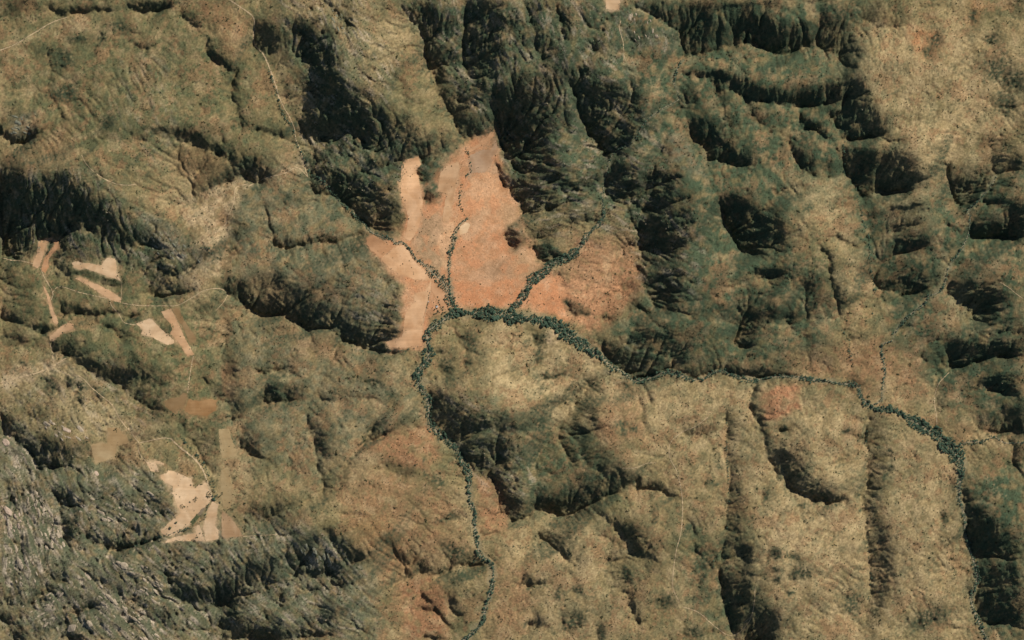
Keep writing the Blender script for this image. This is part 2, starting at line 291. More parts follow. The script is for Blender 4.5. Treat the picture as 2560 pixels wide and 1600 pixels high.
RELIEF['I'] = [
 ('P',[(0,20),(60,80),(140,130),(180,190),(260,210),(340,270),(430,280),(400,320),(280,350),(230,310),(150,220),(70,150),(0,110)],.9,12),('E',380,250,120,50,20,.45),
 ('P',[(350,440),(400,500),(500,520),(600,560),(560,620),(460,600),(400,560),(440,660),(500,760),(480,850),(440,800),(400,680),(370,560)],.6,14),
 ('P',[(720,640),(860,680),(980,720),(1030,770),(960,790),(880,760),(780,720)],.6,12),
 ('P',[(580,770),(700,790),(800,810),(900,860),(820,910),(700,880),(600,830)],.55,14),('V',[(830,905),(960,860),(1100,810)],40,.8),
 ('E',1090,640,70,35,30,.6),('P',[(0,430),(90,440),(20,470)],.4,8),('E',60,520,60,50,0,.35),
 ('P',[(1090,1000),(1180,1060),(1260,1140),(1340,1180),(1400,1250),(1420,1310),(1340,1260),(1240,1170),(1150,1110)],.8,10),
 ('P',[(1440,1130),(1520,1120),(1620,1160),(1630,1240),(1560,1300),(1500,1300),(1450,1240)],.97,16),('E',1400,1230,80,60,0,.4),
 ('E',1200,1210,80,30,35,.6),('E',1490,950,20,90,0,.4),('P',[(1560,980),(1890,960),(1890,1130),(1700,1130),(1620,1080)],.35,25),
 ('P',[(1620,1140),(1720,1160),(1700,1200),(1640,1200)],.6,8),
 ('P',[(1480,1340),(1600,1320),(1700,1400),(1890,1400),(1890,1512),(1500,1512)],.6,25),
 ('P',[(0,1190),(80,1220),(100,1290),(30,1250)],.6,10),('V',[(0,1400),(60,1450),(110,1512)],80,.7),
 ('P',[(430,1470),(520,1480),(600,1512),(420,1512)],.85,6),('P',[(560,1370),(620,1410),(650,1470),(600,1460),(560,1410)],.7,6),
 ('P',[(250,1180),(380,1080),(440,1020),(500,1060),(400,1160),(280,1260),(180,1300)],.4,15),
 ('P',[(420,1320),(600,1230),(700,1200),(640,1280),(520,1340),(400,1440)],.5,15),('E',1000,130,70,25,-10,.6),
 ('P',[(1600,130),(1680,110),(1800,260),(1800,300),(1680,270),(1620,200)],.5,14),('P',[(1460,0),(1600,0),(1580,30)],.5,8),
 ('E',830,240,40,60,30,.4),('E',1700,620,40,40,0,.3),('E',1780,660,80,40,0,.45),
 ('P',[(1080,30),(1200,60),(1280,180),(1360,300),(1440,400),(1480,400),(1470,200),(1460,60),(1250,0),(1100,0)],.3,14),
 ('E',460,1200,60,20,40,.4),('E',780,1160,90,25,45,.5),('E',1000,1300,100,25,40,.45),('E',880,1350,80,20,40,.45),('E',1150,1400,90,25,35,.3),
 ('E',650,1100,60,25,40,.4),('E',900,1080,60,20,40,.35),('E',120,1150,25,70,-15,.4),('E',320,900,20,70,-10,.3),('E',170,900,20,60,-10,.35),
 ('E',600,330,60,60,0,-.15),('E',640,660,80,30,30,-.1),('E',980,540,60,25,30,.35),('E',900,600,80,20,30,.35),
]
RELIEF['J'] = [
 ('P',[(0,180),(60,200),(120,290),(100,300),(0,230)],.5,10),('V',[(410,60),(440,190),(480,320),(495,460)],80,.6),
 ('P',[(860,60),(900,30),(960,90),(1000,110),(900,150),(820,180),(750,240),(720,260),(800,150)],.7,12),('E',900,90,60,40,0,.45),
 ('P',[(930,300),(1010,300),(1130,330),(1130,400),(1040,420),(950,350)],.4,20),('E',960,310,40,20,0,.35),
 ('P',[(1230,20),(1380,60),(1440,140),(1560,220),(1620,320),(1700,400),(1800,480),(1890,560),(1890,680),(1790,720),(1730,600),(1690,480),(1620,380),(1500,300),(1400,200),(1290,110)],.75,16),
 ('P',[(1260,60),(1340,90),(1560,280),(1800,380),(1700,370),(1500,270),(1340,160)],.5,6),
 ('P',[(1650,150),(1700,200),(1680,270),(1760,330),(1700,320),(1640,240)],.5,8),('P',[(1700,480),(1890,580),(1890,700),(1800,730),(1720,660)],.5,20),
 ('P',[(500,720),(580,760),(660,820),(720,880),(760,960),(700,970),(640,910),(560,820)],.95,8),('P',[(660,800),(740,870),(830,920),(830,1000),(760,960),(700,880)],.8,10),
 ('P',[(0,960),(120,900),(240,940),(240,1100),(100,1100),(0,1140)],.4,25),
 ('P',[(240,880),(280,960),(330,970),(260,980),(230,930)],.8,8),('V',[(380,1080),(480,1065),(560,1050)],40,.8),
 ('P',[(930,790),(990,850),(1060,940),(1110,990),(1040,980),(970,880)],.7,12),('E',1080,1000,30,60,-20,.4),('P',[(1130,900),(1220,1000),(1330,1060),(1200,1060),(1120,1000)],.5,20),
 ('V',[(1020,1110),(1080,1075),(1200,1060),(1310,1070),(1400,1010),(1560,1010)],50,.5),
 ('E',1400,930,100,50,20,.4),('E',1360,680,70,25,-15,.45),('V',[(1580,810),(1700,800)],30,.4),
 ('P',[(1150,1180),(1220,1190),(1280,1280),(1330,1360),(1440,1450),(1340,1410),(1250,1330),(1150,1310),(1220,1270)],.72,12),
 ('P',[(1320,1180),(1420,1190),(1440,1280),(1500,1360),(1420,1340),(1360,1280)],.72,14),('E',1540,1220,70,30,25,.4),
 ('P',[(1190,1450),(1300,1480),(1320,1512),(1180,1512)],.6,10),
 ('P',[(0,1420),(300,1400),(560,1420),(620,1440),(500,1500),(0,1512)],.5,20),('E',540,1330,50,50,40,.6),('E',100,1480,100,40,0,.5),
 ('P',[(190,1140),(250,1180),(260,1280),(200,1290)],.6,12),('E',230,650,110,50,10,.45),('E',190,600,20,40,0,.5),('E',760,660,70,15,0,.4),
 ('V',[(720,260),(650,380),(640,430)],40,.3),('E',400,930,60,60,40,.35),('E',560,980,60,50,40,.35),('E',620,1120,60,30,30,.4),
 ('E',880,820,50,40,20,.3),('E',330,820,40,60,20,.35),
]
RELIEF['K'] = [
 ('P',[(0,240),(80,320),(150,380),(60,350),(0,300)],.82,8),('P',[(0,380),(60,460),(110,540),(40,530),(0,480)],.72,10),('P',[(0,500),(250,580),(250,640),(100,660),(0,660)],.4,20),
 ('E',60,200,60,80,-30,.4),('E',220,60,50,30,0,.3),('V',[(430,150),(460,220),(510,300)],50,.6),
 ('P',[(480,100),(560,0),(640,0),(660,60),(610,150),(600,220),(640,300),(660,370),(600,320),(560,230)],.55,12),
 ('P',[(660,280),(800,300),(860,320),(900,350),(920,440),(820,530),(760,530),(720,560),(600,640),(560,680),(470,690),(380,670),(260,640),(260,540),(360,520),(500,540),(600,460),(700,400)],.6,18),
 ('E',440,620,120,40,10,.5),('E',800,510,50,15,0,.4),
 ('P',[(960,380),(1000,440),(1100,450),(1220,500),(1250,560),(1140,520),(960,490),(940,420)],.72,12),
 ('P',[(680,620),(740,640),(820,680),(900,700),(980,720),(1040,800),(1110,900),(1120,1010),(1060,980),(1000,970),(900,900),(840,800),(760,740)],.62,14),
 ('P',[(760,680),(880,760),(940,860),(1000,960),(920,900),(840,800)],.45,8),
 ('E',1070,690,15,25,0,.5),('V',[(1290,720),(1320,790)],50,.5),
 ('V',[(1560,0),(1560,200),(1570,500),(1565,700),(1555,860)],[70,80,110,120,90],.42),('E',1610,640,40,180,0,.25),
 ('P',[(1560,850),(1640,840),(1750,870),(1740,1000),(1660,940),(1590,890)],.6,12),('P',[(1330,860),(1480,860),(1500,900),(1340,950)],.3,10),
 ('P',[(1490,970),(1570,1060),(1700,1120),(1740,1280),(1640,1260),(1550,1200),(1510,1080)],.75,14),('V',[(1530,1220),(1540,1320),(1590,1430)],100,.7),
 ('P',[(1740,1240),(1890,1300),(1890,1512),(1700,1512),(1720,1350)],.7,16),('V',[(1750,0),(1780,100),(1830,250),(1890,400)],60,.45),
 ('P',[(270,770),(380,760),(460,830),(520,920),(520,1010),(480,980),(420,900),(350,850),(280,840)],.72,12),
 ('P',[(150,1140),(200,1060),(260,1080),(340,1110),(320,1140),(240,1155)],.72,12),('E',430,1210,20,50,0,.45),('E',560,1170,30,25,40,.5),
 ('P',[(220,1390),(280,1310),(340,1370),(360,1440),(280,1420)],.65,12),
 ('P',[(860,1150),(940,1170),(960,1280),(1020,1380),(980,1420),(920,1340),(870,1240)],.72,10),('E',890,1070,20,50,0,.6),
 ('E',840,1120,70,70,0,.3),('E',800,960,40,40,0,.4),('E',520,1390,100,50,-30,.4),('E',720,1470,30,50,0,.6),
 ('E',1150,1250,50,50,30,.4),('E',1410,1100,30,12,-50,.6),('E',1340,1470,60,40,0,.6),('E',1450,1440,60,20,0,.4),('E',1400,1010,60,50,0,.35),
 ('V',[(830,830),(840,950)],30,.3),('P',[(1850,900),(1890,890),(1890,940)],.8,8),('E',1450,1420,60,60,0,-.15),
 ('E',1290,50,120,30,20,.3),('E',1380,100,100,30,-10,.3),
]
RELIEF['L'] = [
 ('P',[(200,200),(280,180),(360,260),(420,340),(480,440),(560,490),(700,530),(740,570),(680,580),(560,590),(440,550),(350,510),(290,440),(250,330)],.92,16),
 ('P',[(260,310),(330,380),(420,440),(560,510),(700,540),(600,565),(440,530),(340,470)],.8,8),
 ('V',[(835,60),(825,200),(830,430)],[120,160,150],.42),('E',880,470,40,60,-20,.5),('P',[(780,580),(880,560),(870,640),(820,640)],.4,8),
 ('V',[(810,640),(830,800),(840,930),(860,1130)],[110,160,200,170],.44),('P',[(860,680),(920,800),(980,950),(1060,1100),(1060,1180),(1010,1120),(940,960),(880,800)],.4,10),
 ('V',[(860,1140),(835,1280),(850,1400)],80,.3),
 ('P',[(1480,440),(1530,470),(1560,560),(1680,660),(1780,760),(1860,860),(1840,980),(1720,970),(1600,960),(1560,900),(1500,780),(1490,650),(1475,540)],.62,18),('E',1720,880,100,60,20,.4),
 ('P',[(1510,800),(1600,880),(1580,920)],.4,8),
 ('P',[(1590,990),(1890,980),(1890,1430),(1720,1400),(1660,1420),(1590,1340),(1570,1180)],.45,24),('E',1720,1240,100,80,0,.4),('V',[(1680,1300),(1740,1390),(1890,1430)],50,.6),('E',1720,1430,60,20,15,-.35),
 ('P',[(1340,1390),(1400,1390),(1500,1450),(1440,1450)],.6,8),('E',1250,1370,130,60,-20,.3),('E',1540,1140,20,40,0,.4),('E',1420,490,30,50,0,.25),('E',1350,690,30,40,0,.35),('E',1350,850,60,30,-30,.25),
 ('V',[(1780,200),(1830,340),(1880,420)],40,.5),('P',[(1790,190),(1890,180),(1890,400),(1830,330)],.35,8),('P',[(1500,220),(1600,200),(1560,330),(1500,330)],.25,12),
 ('P',[(1600,60),(1720,60),(1890,0),(1890,110),(1720,120)],.6,14),
 ('E',210,920,40,30,40,.65),('E',330,950,50,20,20,.3),('E',380,1060,80,40,-10,.45),('E',210,1100,25,25,0,.6),('E',215,1025,30,15,0,.5),('E',320,1180,20,15,0,.5),
 ('P',[(0,880),(60,900),(80,1000),(40,1060),(0,1060)],.4,20),('P',[(0,1080),(60,1130),(60,1240),(0,1240)],.6,12),
 ('P',[(40,1340),(160,1330),(240,1290),(270,1380),(230,1450),(140,1460),(60,1440)],.65,16),
 ('E',265,75,30,25,0,.55),('E',690,105,30,20,0,.4),('E',990,340,20,20,0,.5),('E',980,220,15,15,0,.4),('V',[(90,0),(120,120),(180,260),(210,380)],40,.3),
 ('E',150,540,20,40,0,.3),('E',740,1270,60,60,0,.3),('E',620,300,100,12,-25,.35),('E',740,180,60,10,-25,.35),
 ('E',500,700,60,20,-20,.15),('E',560,820,200,120,0,-.08),('E',1150,560,180,200,0,-.08),
]

RELIEF['G'] += [('E',60,1010,110,60,-15,-.2),('E',180,1150,150,60,-20,-.4),('E',330,1210,160,50,-22,-.45),('E',200,960,90,70,0,-.25),('E',60,1330,110,50,-10,-.2),('E',120,880,90,60,0,-.15)]
RELIEF['D'] += [('E',330,100,80,50,0,-.3),('E',120,450,120,60,20,-.3),('E',420,430,160,70,0,-.25),('E',150,550,40,40,0,-.3),('E',1100,300,200,140,20,-.15),('E',540,850,40,60,-30,-.3),('E',480,930,60,40,30,-.25),('E',560,1250,90,70,0,-.3),('E',600,1440,90,50,0,-.25),('E',1330,930,120,60,-20,-.2)]
RELIEF['C'] += [('E',1000,900,40,90,20,-.25),('E',1280,1030,90,90,0,-.25),('E',1460,720,30,60,-30,-.25),('E',1620,620,60,70,30,-.25),('E',600,1040,70,50,30,-.25),('E',100,1100,60,25,40,-.3),('E',620,380,60,30,0,-.2)]
RELIEF['L'] += [('E',560,350,120,80,-30,-.25),('E',760,560,50,40,0,-.3),('E',260,480,50,40,0,-.25),('E',780,760,40,120,0,-.2),('E',780,1080,60,100,0,-.15),('E',260,900,60,60,0,-.25),('E',1780,560,60,200,0,-.2),('E',780,250,50,160,0,-.2),('E',1000,250,60,200,0,-.15)]
RELIEF['K'] += [('E',900,560,120,50,-15,-.25),('E',1000,640,80,70,0,-.25),('E',300,720,140,40,0,-.2),('E',240,900,120,60,20,-.2),('E',700,820,100,120,0,-.2),('E',1460,1120,50,60,0,-.2),('E',1440,300,100,160,0,-.12)]
RELIEF['J'] += [('E',1000,180,120,60,-20,-.2),('E',1240,300,100,120,20,-.18),('E',1500,1080,80,40,-20,-.2),('E',330,640,60,100,40,-.2),('E',950,1080,60,30,0,-.25),('E',240,300,100,120,0,-.1)]
RELIEF['F'] += [('E',700,940,90,40,25,-.25),('E',150,760,140,40,10,-.25),('E',300,360,120,60,0,-.15),('E',1320,880,80,50,0,-.2)]
RELIEF['B'] += [('E',780,260,120,70,-20,-.22),('E',600,60,50,80,-35,-.2),('E',580,1060,120,40,25,-.22),('E',1180,600,50,200,0,-.2),('E',1600,860,60,40,0,-.25)]
RELIEF['A'] += [('E',1150,980,60,40,30,-.2),('E',1330,1050,120,40,30,-.25),('E',1760,1240,100,40,0,-.2),('E',1000,680,200,120,0,-.1),('E',300,1110,120,50,0,-.2)]
RELIEF['H'] += [('E',1760,300,120,60,20,-.25),('E',1160,330,100,40,0,-.2),('E',900,560,40,60,0,-.1),('E',660,280,60,40,20,-.2),('E',170,310,50,40,0,-.3),('E',130,500,60,60,40,-.2),('E',1700,1080,160,40,-5,-.3)]
RELIEF['E'] += [('E',200,720,60,40,20,-.2),('E',620,800,140,50,20,-.25),('E',150,980,120,40,0,-.2),('E',700,1150,120,40,35,-.2),('E',600,1330,140,80,30,-.15)]
# whole hillsides that lean away from the north-east: (outline, amount, softness), photograph pixels
def zz(x0, y0, s, pts): return [(x0 + x / s, y0 + y / s) for x, y in pts]
_a = lambda p: zz(1280, 0, 1.89, p)
_b2 = lambda p: zz(0, 0, 1.085, p)
_c = lambda p: zz(0, 800, 1.89, p)
_d = lambda p: zz(1280, 800, 1.085, p)
BROAD = [
 (_a([(0,100),(120,60),(300,250),(330,560),(250,720),(120,780),(0,720)]),.3,16),
 (_a([(300,330),(420,330),(640,420),(700,600),(560,700),(470,750),(380,640),(300,480)]),.35,16),
 (_a([(480,760),(640,820),(860,900),(760,1000),(840,1180),(820,1330),(640,1300),(600,1100),(520,960),(430,900)]),.35,16),
 (_a([(780,0),(1640,0),(1650,340),(1560,380),(1440,200),(1280,240),(1050,210),(810,260)]),.12,10),
 (_a([(810,320),(1000,330),(1200,410),(1550,380),(1700,420),(1760,640),(1560,660),(1480,520),(1100,480),(1000,380)]),.3,12),
 (_a([(820,480),(960,560),(1000,660),(1150,780),(1080,800),(920,720),(830,580)]),.25,14),
 (_a([(960,880),(1130,900),(1250,1060),(1360,1090),(1330,1180),(1240,1230),(1100,1200),(1000,1060)]),.35,14),
 (_a([(1560,680),(1740,690),(1900,720),(1960,850),(1800,900),(1650,940),(1590,820)]),.4,12),
 (_a([(1680,960),(1940,930),(2000,1100),(2060,1300),(1900,1400),(1720,1330),(1700,1160)]),.3,18),
 (_a([(2050,740),(2420,760),(2420,1110),(2170,1120),(2080,900)]),.2,14),
 (_a([(2060,1330),(2420,1420),(2420,1512),(2250,1512),(2100,1430)]),.25,16),
 (_a([(1100,1230),(1290,1200),(1480,1180),(1560,1350),(1700,1400),(1500,1512),(1100,1512),(1000,1350)]),.2,20),
 (_a([(590,1180),(760,1200),(1000,1300),(1100,1512),(900,1512),(700,1400)]),.35,18),
 (_b2([(0,440),(170,440),(280,540),(400,600),(560,680),(480,790),(300,700),(0,700)]),.25,18),
 (_b2([(690,60),(820,60),(960,250),(1080,380),(1080,560),(980,620),(880,500),(800,330)]),.3,18),
 (_b2([(1130,60),(1270,0),(1389,0),(1389,260),(1340,300),(1260,390),(1180,250)]),.3,18),
 (_b2([(860,330),(1000,320),(1230,380),(1230,440),(1130,430),(1060,500)]),.25,14),
 (_b2([(380,330),(520,340),(660,460),(640,490),(500,420)]),.2,12),
 (_b2([(610,740),(800,700),(1060,820),(1000,868),(700,868)]),.22,16),
 (_b2([(0,740),(100,760),(130,868),(0,868)]),.2,14),
 (_c([(0,60),(200,60),(240,150),(400,180),(900,330),(760,470),(560,330),(300,180),(0,120)]),.25,16),
 (_c([(0,440),(180,500),(420,600),(300,700),(100,600)]),.3,14),
 (_c([(250,740),(800,960),(780,1030),(500,1080),(300,1100)]),.14,16),
 (_c([(700,1080),(1350,1060),(1340,1512),(1000,1512),(1020,1380),(800,1200)]),.18,20),
 (_c([(1320,950),(1500,960),(1760,1100),(1720,1240),(1400,1300)]),.3,14),
 (_c([(2020,330),(2420,420),(2420,820),(2250,720),(2100,560)]),.25,12),
 (_c([(1100,170),(1160,300),(1250,640),(1180,640),(1090,350)]),.22,12),
 (_c([(0,1100),(300,1120),(500,1340),(700,1512),(0,1512)]),.08,20),
 (_d([(230,30),(560,20),(620,150),(330,160),(250,80)]),.3,16),
 (_d([(60,380),(220,150),(340,420),(200,520),(60,530)]),.25,20),
 (_d([(1160,40),(1389,60),(1389,320),(1240,260),(1180,100)]),.15,18),
 (_d([(1230,430),(1340,560),(1389,700),(1389,868),(1280,840),(1230,600)]),.18,16),
 (_d([(560,580),(720,620),(720,868),(600,868)]),.25,16),
 (_d([(200,540),(330,560),(420,700),(330,660)]),.2,14),
 (_d([(620,0),(900,60),(880,150),(640,140)]),.12,16),
]
# what covers the ground: soil, dry grass, scrub, bare rock.  (sheet, outline, colour, cover 0..1, edge softness)
DRY = (.262, .196, .092); SCRUB = (.053, .080, .044); OLIVE = (.125, .122, .054); RED = (.300, .155, .076)
ORANGE = (.46, .238, .120); SAND = (.48, .345, .195); GREYG = (.160, .147, .086); ROCKG = (.22, .19, .125); PALE = (.445, .328, .168)
_pl = lambda p: [(875 + x / 1.828, 350 + y / 1.828) for x, y in p]
COVER = [
 ('*',[(0,0),(640,0),(700,300),(600,420),(400,430),(200,400),(0,330)],OLIVE,.55,120),
 ('*',[(0,400),(230,440),(400,560),(520,640),(400,700),(0,640)],SCRUB,.7,60),
 ('*',[(0,640),(300,640),(560,760),(600,1100),(400,1120),(300,980),(0,820)],OLIVE,.6,80),
 ('*',[(0,1060),(160,1160),(400,1180),(440,1320),(300,1400),(700,1290),(930,1420),(940,1600),(0,1600)],(.170,.160,.098),.7,60),
 ('*',[(700,60),(880,80),(960,330),(1180,380),(1000,440),(820,560),(740,420),(820,330)],SCRUB,.75,40),
 ('*',[(1010,0),(1500,0),(2160,0),(2170,260),(2200,480),(1900,560),(1700,760),(1560,560),(1300,480),(1200,340)],SCRUB,.72,40),
 ('*',[(1560,600),(1900,560),(2100,700),(2080,900),(1900,940),(1560,930),(1500,780)],SCRUB,.65,60),
 ('*',[(2080,480),(2560,420),(2560,1080),(2400,1020),(2300,1000),(2200,760)],SCRUB,.75,60),
 ('*',[(2400,1200),(2560,1160),(2560,1600),(2460,1600)],SCRUB,.8,50),
 ('*',[(600,420),(760,440),(960,620),(1000,780),(940,870),(720,780),(580,720),(560,560)],GREYG,.6,50),
 ('*',[(560,760),(760,800),(980,900),(1080,1050),(1000,1080),(800,1200),(560,1150)],GREYG,.5,80),
 ('*',[(1120,1000),(1300,960),(1500,1060),(1560,1200),(1500,1260),(1300,1290),(1200,1180)],SCRUB,.5,50),
 ('*',[(1700,1280),(1840,1340),(1900,1600),(1780,1600),(1700,1500)],SCRUB,.45,60),
 # dry bright grass
 ('*',[(2060,100),(2400,60),(2560,120),(2560,260),(2440,420),(2360,480),(2180,330)],PALE,.42,60),
 ('*',[(2230,330),(2340,300),(2380,400),(2330,500),(2260,420)],PALE,.45,30),
 ('*',[(860,40),(960,0),(1000,120),(980,220),(920,260),(850,180)],PALE,.3,30),
 ('*',[(1240,820),(1440,860),(1560,960),(1480,1060),(1340,1060),(1200,960)],PALE,.6,40),
 ('*',[(1540,980),(1800,940),(2100,1000),(2360,1140),(2400,1340),(2420,1600),(1960,1600),(1880,1420),(1900,1260),(1800,1180),(1560,1080)],PALE,.45,70),
 ('*',[(1900,1240),(2080,1290),(2080,1400),(1980,1440),(1900,1400)],PALE,.5,30),
 ('*',[(440,500),(580,440),(760,400),(770,420),(600,470),(590,540),(550,680),(490,740),(440,700),(500,640)],SAND,.62,14),
 ('*',[(1240,1300),(1440,1280),(1560,1330),(1560,1560),(1300,1600),(1240,1500)],PALE,.35,60),
 ('*',[(0,940),(150,890),(330,1060),(400,1100),(240,1100),(100,1000)],PALE,.6,30),('*',[(0,935),(140,880),(175,905),(60,960),(0,975)],SAND,.6,8),
 ('*',[(150,960),(210,930),(170,1010)],PALE,.3,10),
 ('*',[(2190,480),(2300,460),(2330,560),(2240,580)],PALE,.4,30),
 ('*',[(2360,640),(2440,740),(2480,830),(2380,830),(2340,740)],PALE,.35,20),
 ('*',[(1960,430),(2110,460),(2140,560),(2010,560)],PALE,.4,30),
 ('*',[(2080,680),(2180,670),(2190,730),(2100,740)],PALE,.4,14),
 ('*',[(1300,1020),(1240,960),(1330,930)],PALE,.3,30),
 ('*',[(1360,820),(1400,825),(1400,850),(1370,855)],SAND,.7,8),
 # red and orange soils
 ('*',[(905,600),(945,582),(1005,600),(1010,500),(1060,470),(1150,370),(1235,310),(1250,400),(1300,520),(1345,640),(1400,690),(1470,690),(1545,640),(1560,700),(1510,770),(1475,830),(1440,810),(1400,790),(1330,775),(1240,765),(1130,770),(1075,800),(1060,870),(970,880),(1000,830),(1010,720),(980,680),(930,640)],ORANGE,.85,12),
 ('*',[(1330,700),(1405,690),(1430,740),(1420,800),(1330,780)],(.54,.24,.11),.6,12),
 ('*',[(1140,690),(1300,700),(1330,760),(1160,775)],(.52,.25,.12),.5,14),
 ('*',[(1440,590),(1600,620),(1600,740),(1500,820),(1440,780)],RED,.8,30),
 ('*',[(1410,660),(1500,640),(1560,700),(1480,800),(1420,780)],ORANGE,.75,24),
 ('*',[(1150,690),(1250,660),(1320,690),(1250,730),(1160,730)],(.36,.22,.12),.45,22),
 ('*',[(1060,600),(1110,640),(1120,690),(1085,680),(1040,630)],(.27,.20,.11),.6,16),
 ('*',[(1210,600),(1300,560),(1300,640),(1230,640)],(.40,.20,.10),.5,18),
 ('*',[(1230,500),(1300,520),(1330,660),(1360,700),(1300,690)],(.33,.24,.13),.4,20),
 ('*',[(1262,560),(1290,545),(1312,575),(1310,605),(1290,630),(1268,600)],SCRUB,.85,6),
 ('*',[(1335,620),(1370,610),(1410,640),(1400,655),(1340,655)],SCRUB,.85,6),
 ('*',[(1405,745),(1470,770),(1480,785),(1440,795),(1410,775)],SCRUB,.8,8),
 ('*',[(1046,392),(1100,398),(1118,430),(1090,505),(1066,500),(1052,440)],SCRUB,.85,6),
 ('*',[(1060,470),(1090,480),(1095,505),(1065,505)],SCRUB,.85,6),
 ('*',[(930,560),(1010,600),(1005,560)],RED,.4,8),
 ('*',[(1000,1070),(1085,1060),(1100,1140),(1060,1180),(900,1120)],RED,.55,20),
 ('*',[(860,1180),(1000,1160),(1110,1250),(1160,1380),(1080,1420),(980,1380),(900,1360),(880,1260)],RED,.35,50),
 ('*',[(990,1460),(1080,1440),(1130,1500),(1110,1600),(1010,1600)],RED,.7,30),
 ('*',[(930,1350),(1010,1360),(1040,1430),(950,1450)],RED,.4,20),
 ('*',[(1190,1190),(1260,1200),(1270,1330),(1200,1340)],RED,.55,16),
 ('*',[(1230,1400),(1330,1420),(1330,1560),(1230,1600)],RED,.35,40),
 ('*',[(1490,1000),(1610,1000),(1620,1110),(1500,1100)],RED,.35,20),
 ('*',[(1905,975),(2003,960),(2002,1030),(1990,1030),(1910,1045)],(.40,.19,.095),.65,8),
 ('*',[(2110,860),(2300,870),(2320,1000),(2200,960),(2140,960)],RED,.35,40),
 ('*',[(2150,850),(2110,900),(2120,1000),(2180,1000),(2200,900)],RED,.25,20),
 ('*',[(1960,880),(2090,860),(2120,940),(1990,940)],RED,.3,30),
 ('*',[(2380,1060),(2450,1060),(2440,1110),(2390,1110)],RED,.3,20),
 ('*',[(1180,360),(1240,320),(1230,380),(1180,400)],ORANGE,.5,8),
 ('*',[(620,680),(720,700),(740,830),(640,800)],RED,.3,40),
 ('*',[(430,370),(500,360),(580,420),(500,460),(440,430)],RED,.3,20),
 ('*',[(720,840),(840,830),(850,900),(760,900)],RED,.3,20),
 ('*',[(560,900),(590,900),(590,1000),(560,1000)],RED,.4,10),
 ('*',[(160,40),(215,40),(215,70),(170,80)],SAND,.35,10),
 ('*',[(0,370),(60,370),(150,330),(160,260),(180,400),(60,440),(0,420)],RED,.3,20),
 ('*',[(0,120),(60,100),(150,50),(210,36),(215,62),(120,90),(0,130)],PALE,.45,14),
 ('*',[(500,0),(560,0),(620,60),(620,150),(560,140),(530,60)],RED,.35,16),
 ('*',[(2270,70),(2340,80),(2350,130),(2310,150),(2270,110)],(.34,.16,.07),.55,12),
 ('*',[(2420,0),(2470,0),(2440,70),(2410,60)],(.34,.17,.07),.4,12),
 ('*',[(820,210),(960,200),(960,240),(940,270)],RED,.15,10),
 ('*',[(850,1290),(960,1290),(1000,1400),(900,1400)],(.30,.16,.06),.3,30),
 ('*',_pl([(555,150),(680,150),(690,300),(640,345),(560,345)]),(.50,.29,.155),.6,3),
 ('*',_pl([(500,400),(560,350),(640,310),(610,400),(560,480),(500,500)]),(.44,.31,.185),.35,8),
 ('*',_pl([(475,640),(740,640),(800,740),(640,765),(490,755)]),(.50,.22,.10),.45,4),
 ('*',_pl([(330,330),(400,330),(420,420),(400,520),(290,470),(325,400)]),(.30,.205,.115),.75,8),
 ('*',_pl([(580,560),(700,540),(760,620),(640,640)]),(.32,.20,.11),.6,14),
 ('*',_pl([(310,470),(390,430),(430,560),(380,600)]),(.29,.20,.11),.65,10),
 ('*',_pl([(410,400),(470,360),(490,330),(450,580),(410,590)]),(.52,.32,.17),.6,3),
 ('*',_pl([(535,30),(680,-5),(680,45),(540,60)]),(.50,.26,.13),.6,4),
 ('*',_pl([(540,60),(640,45),(680,150),(560,150),(530,220),(505,280),(545,130)]),(.37,.25,.15),.65,3),
 ('*',_pl([(700,300),(780,340),(800,500),(840,600),(800,610),(720,480)]),(.36,.235,.125),.5,10),
 ('*',_pl([(330,380),(420,350),(440,420),(350,450)]),(.34,.22,.12),.5,8),
 ('*',_pl([(1100,440),(1330,430),(1250,560),(1180,690),(950,590),(1020,540)]),(.34,.20,.105),.5,12),
 ('*',_pl([(960,600),(1180,690),(1120,740),(1000,700)]),(.46,.25,.13),.6,10),
 ('*',[(665,925),(700,916),(735,935),(730,958),(690,952)],PALE,.8,8),
 ('*',[(665,960),(735,960),(720,1000),(680,1000)],SCRUB,.6,14),
 # bare rock
 ('*',[(0,1040),(60,1070),(140,1160),(60,1200),(0,1200)],ROCKG,.6,14),
 ('*',[(0,1220),(140,1220),(170,1330),(100,1450),(0,1460)],ROCKG,.55,14),
 ('*',[(190,1420),(330,1440),(440,1600),(100,1600),(60,1540)],ROCKG,.35,30),
 ('*',[(340,520),(420,560),(500,640),(420,650),(360,580)],ROCKG,.5,14),
 ('*',[(20,290),(90,280),(90,350),(30,350)],ROCKG,.5,10),
 ('*',[(720,1330),(860,1340),(880,1420),(740,1430)],(.17,.165,.10),.6,16),
 ('*',[(1590,100),(1680,80),(1680,130),(1580,120)],ROCKG,.4,14),
 ('*',[(1660,340),(1720,340),(1760,440),(1690,430)],ROCKG,.4,16),
]
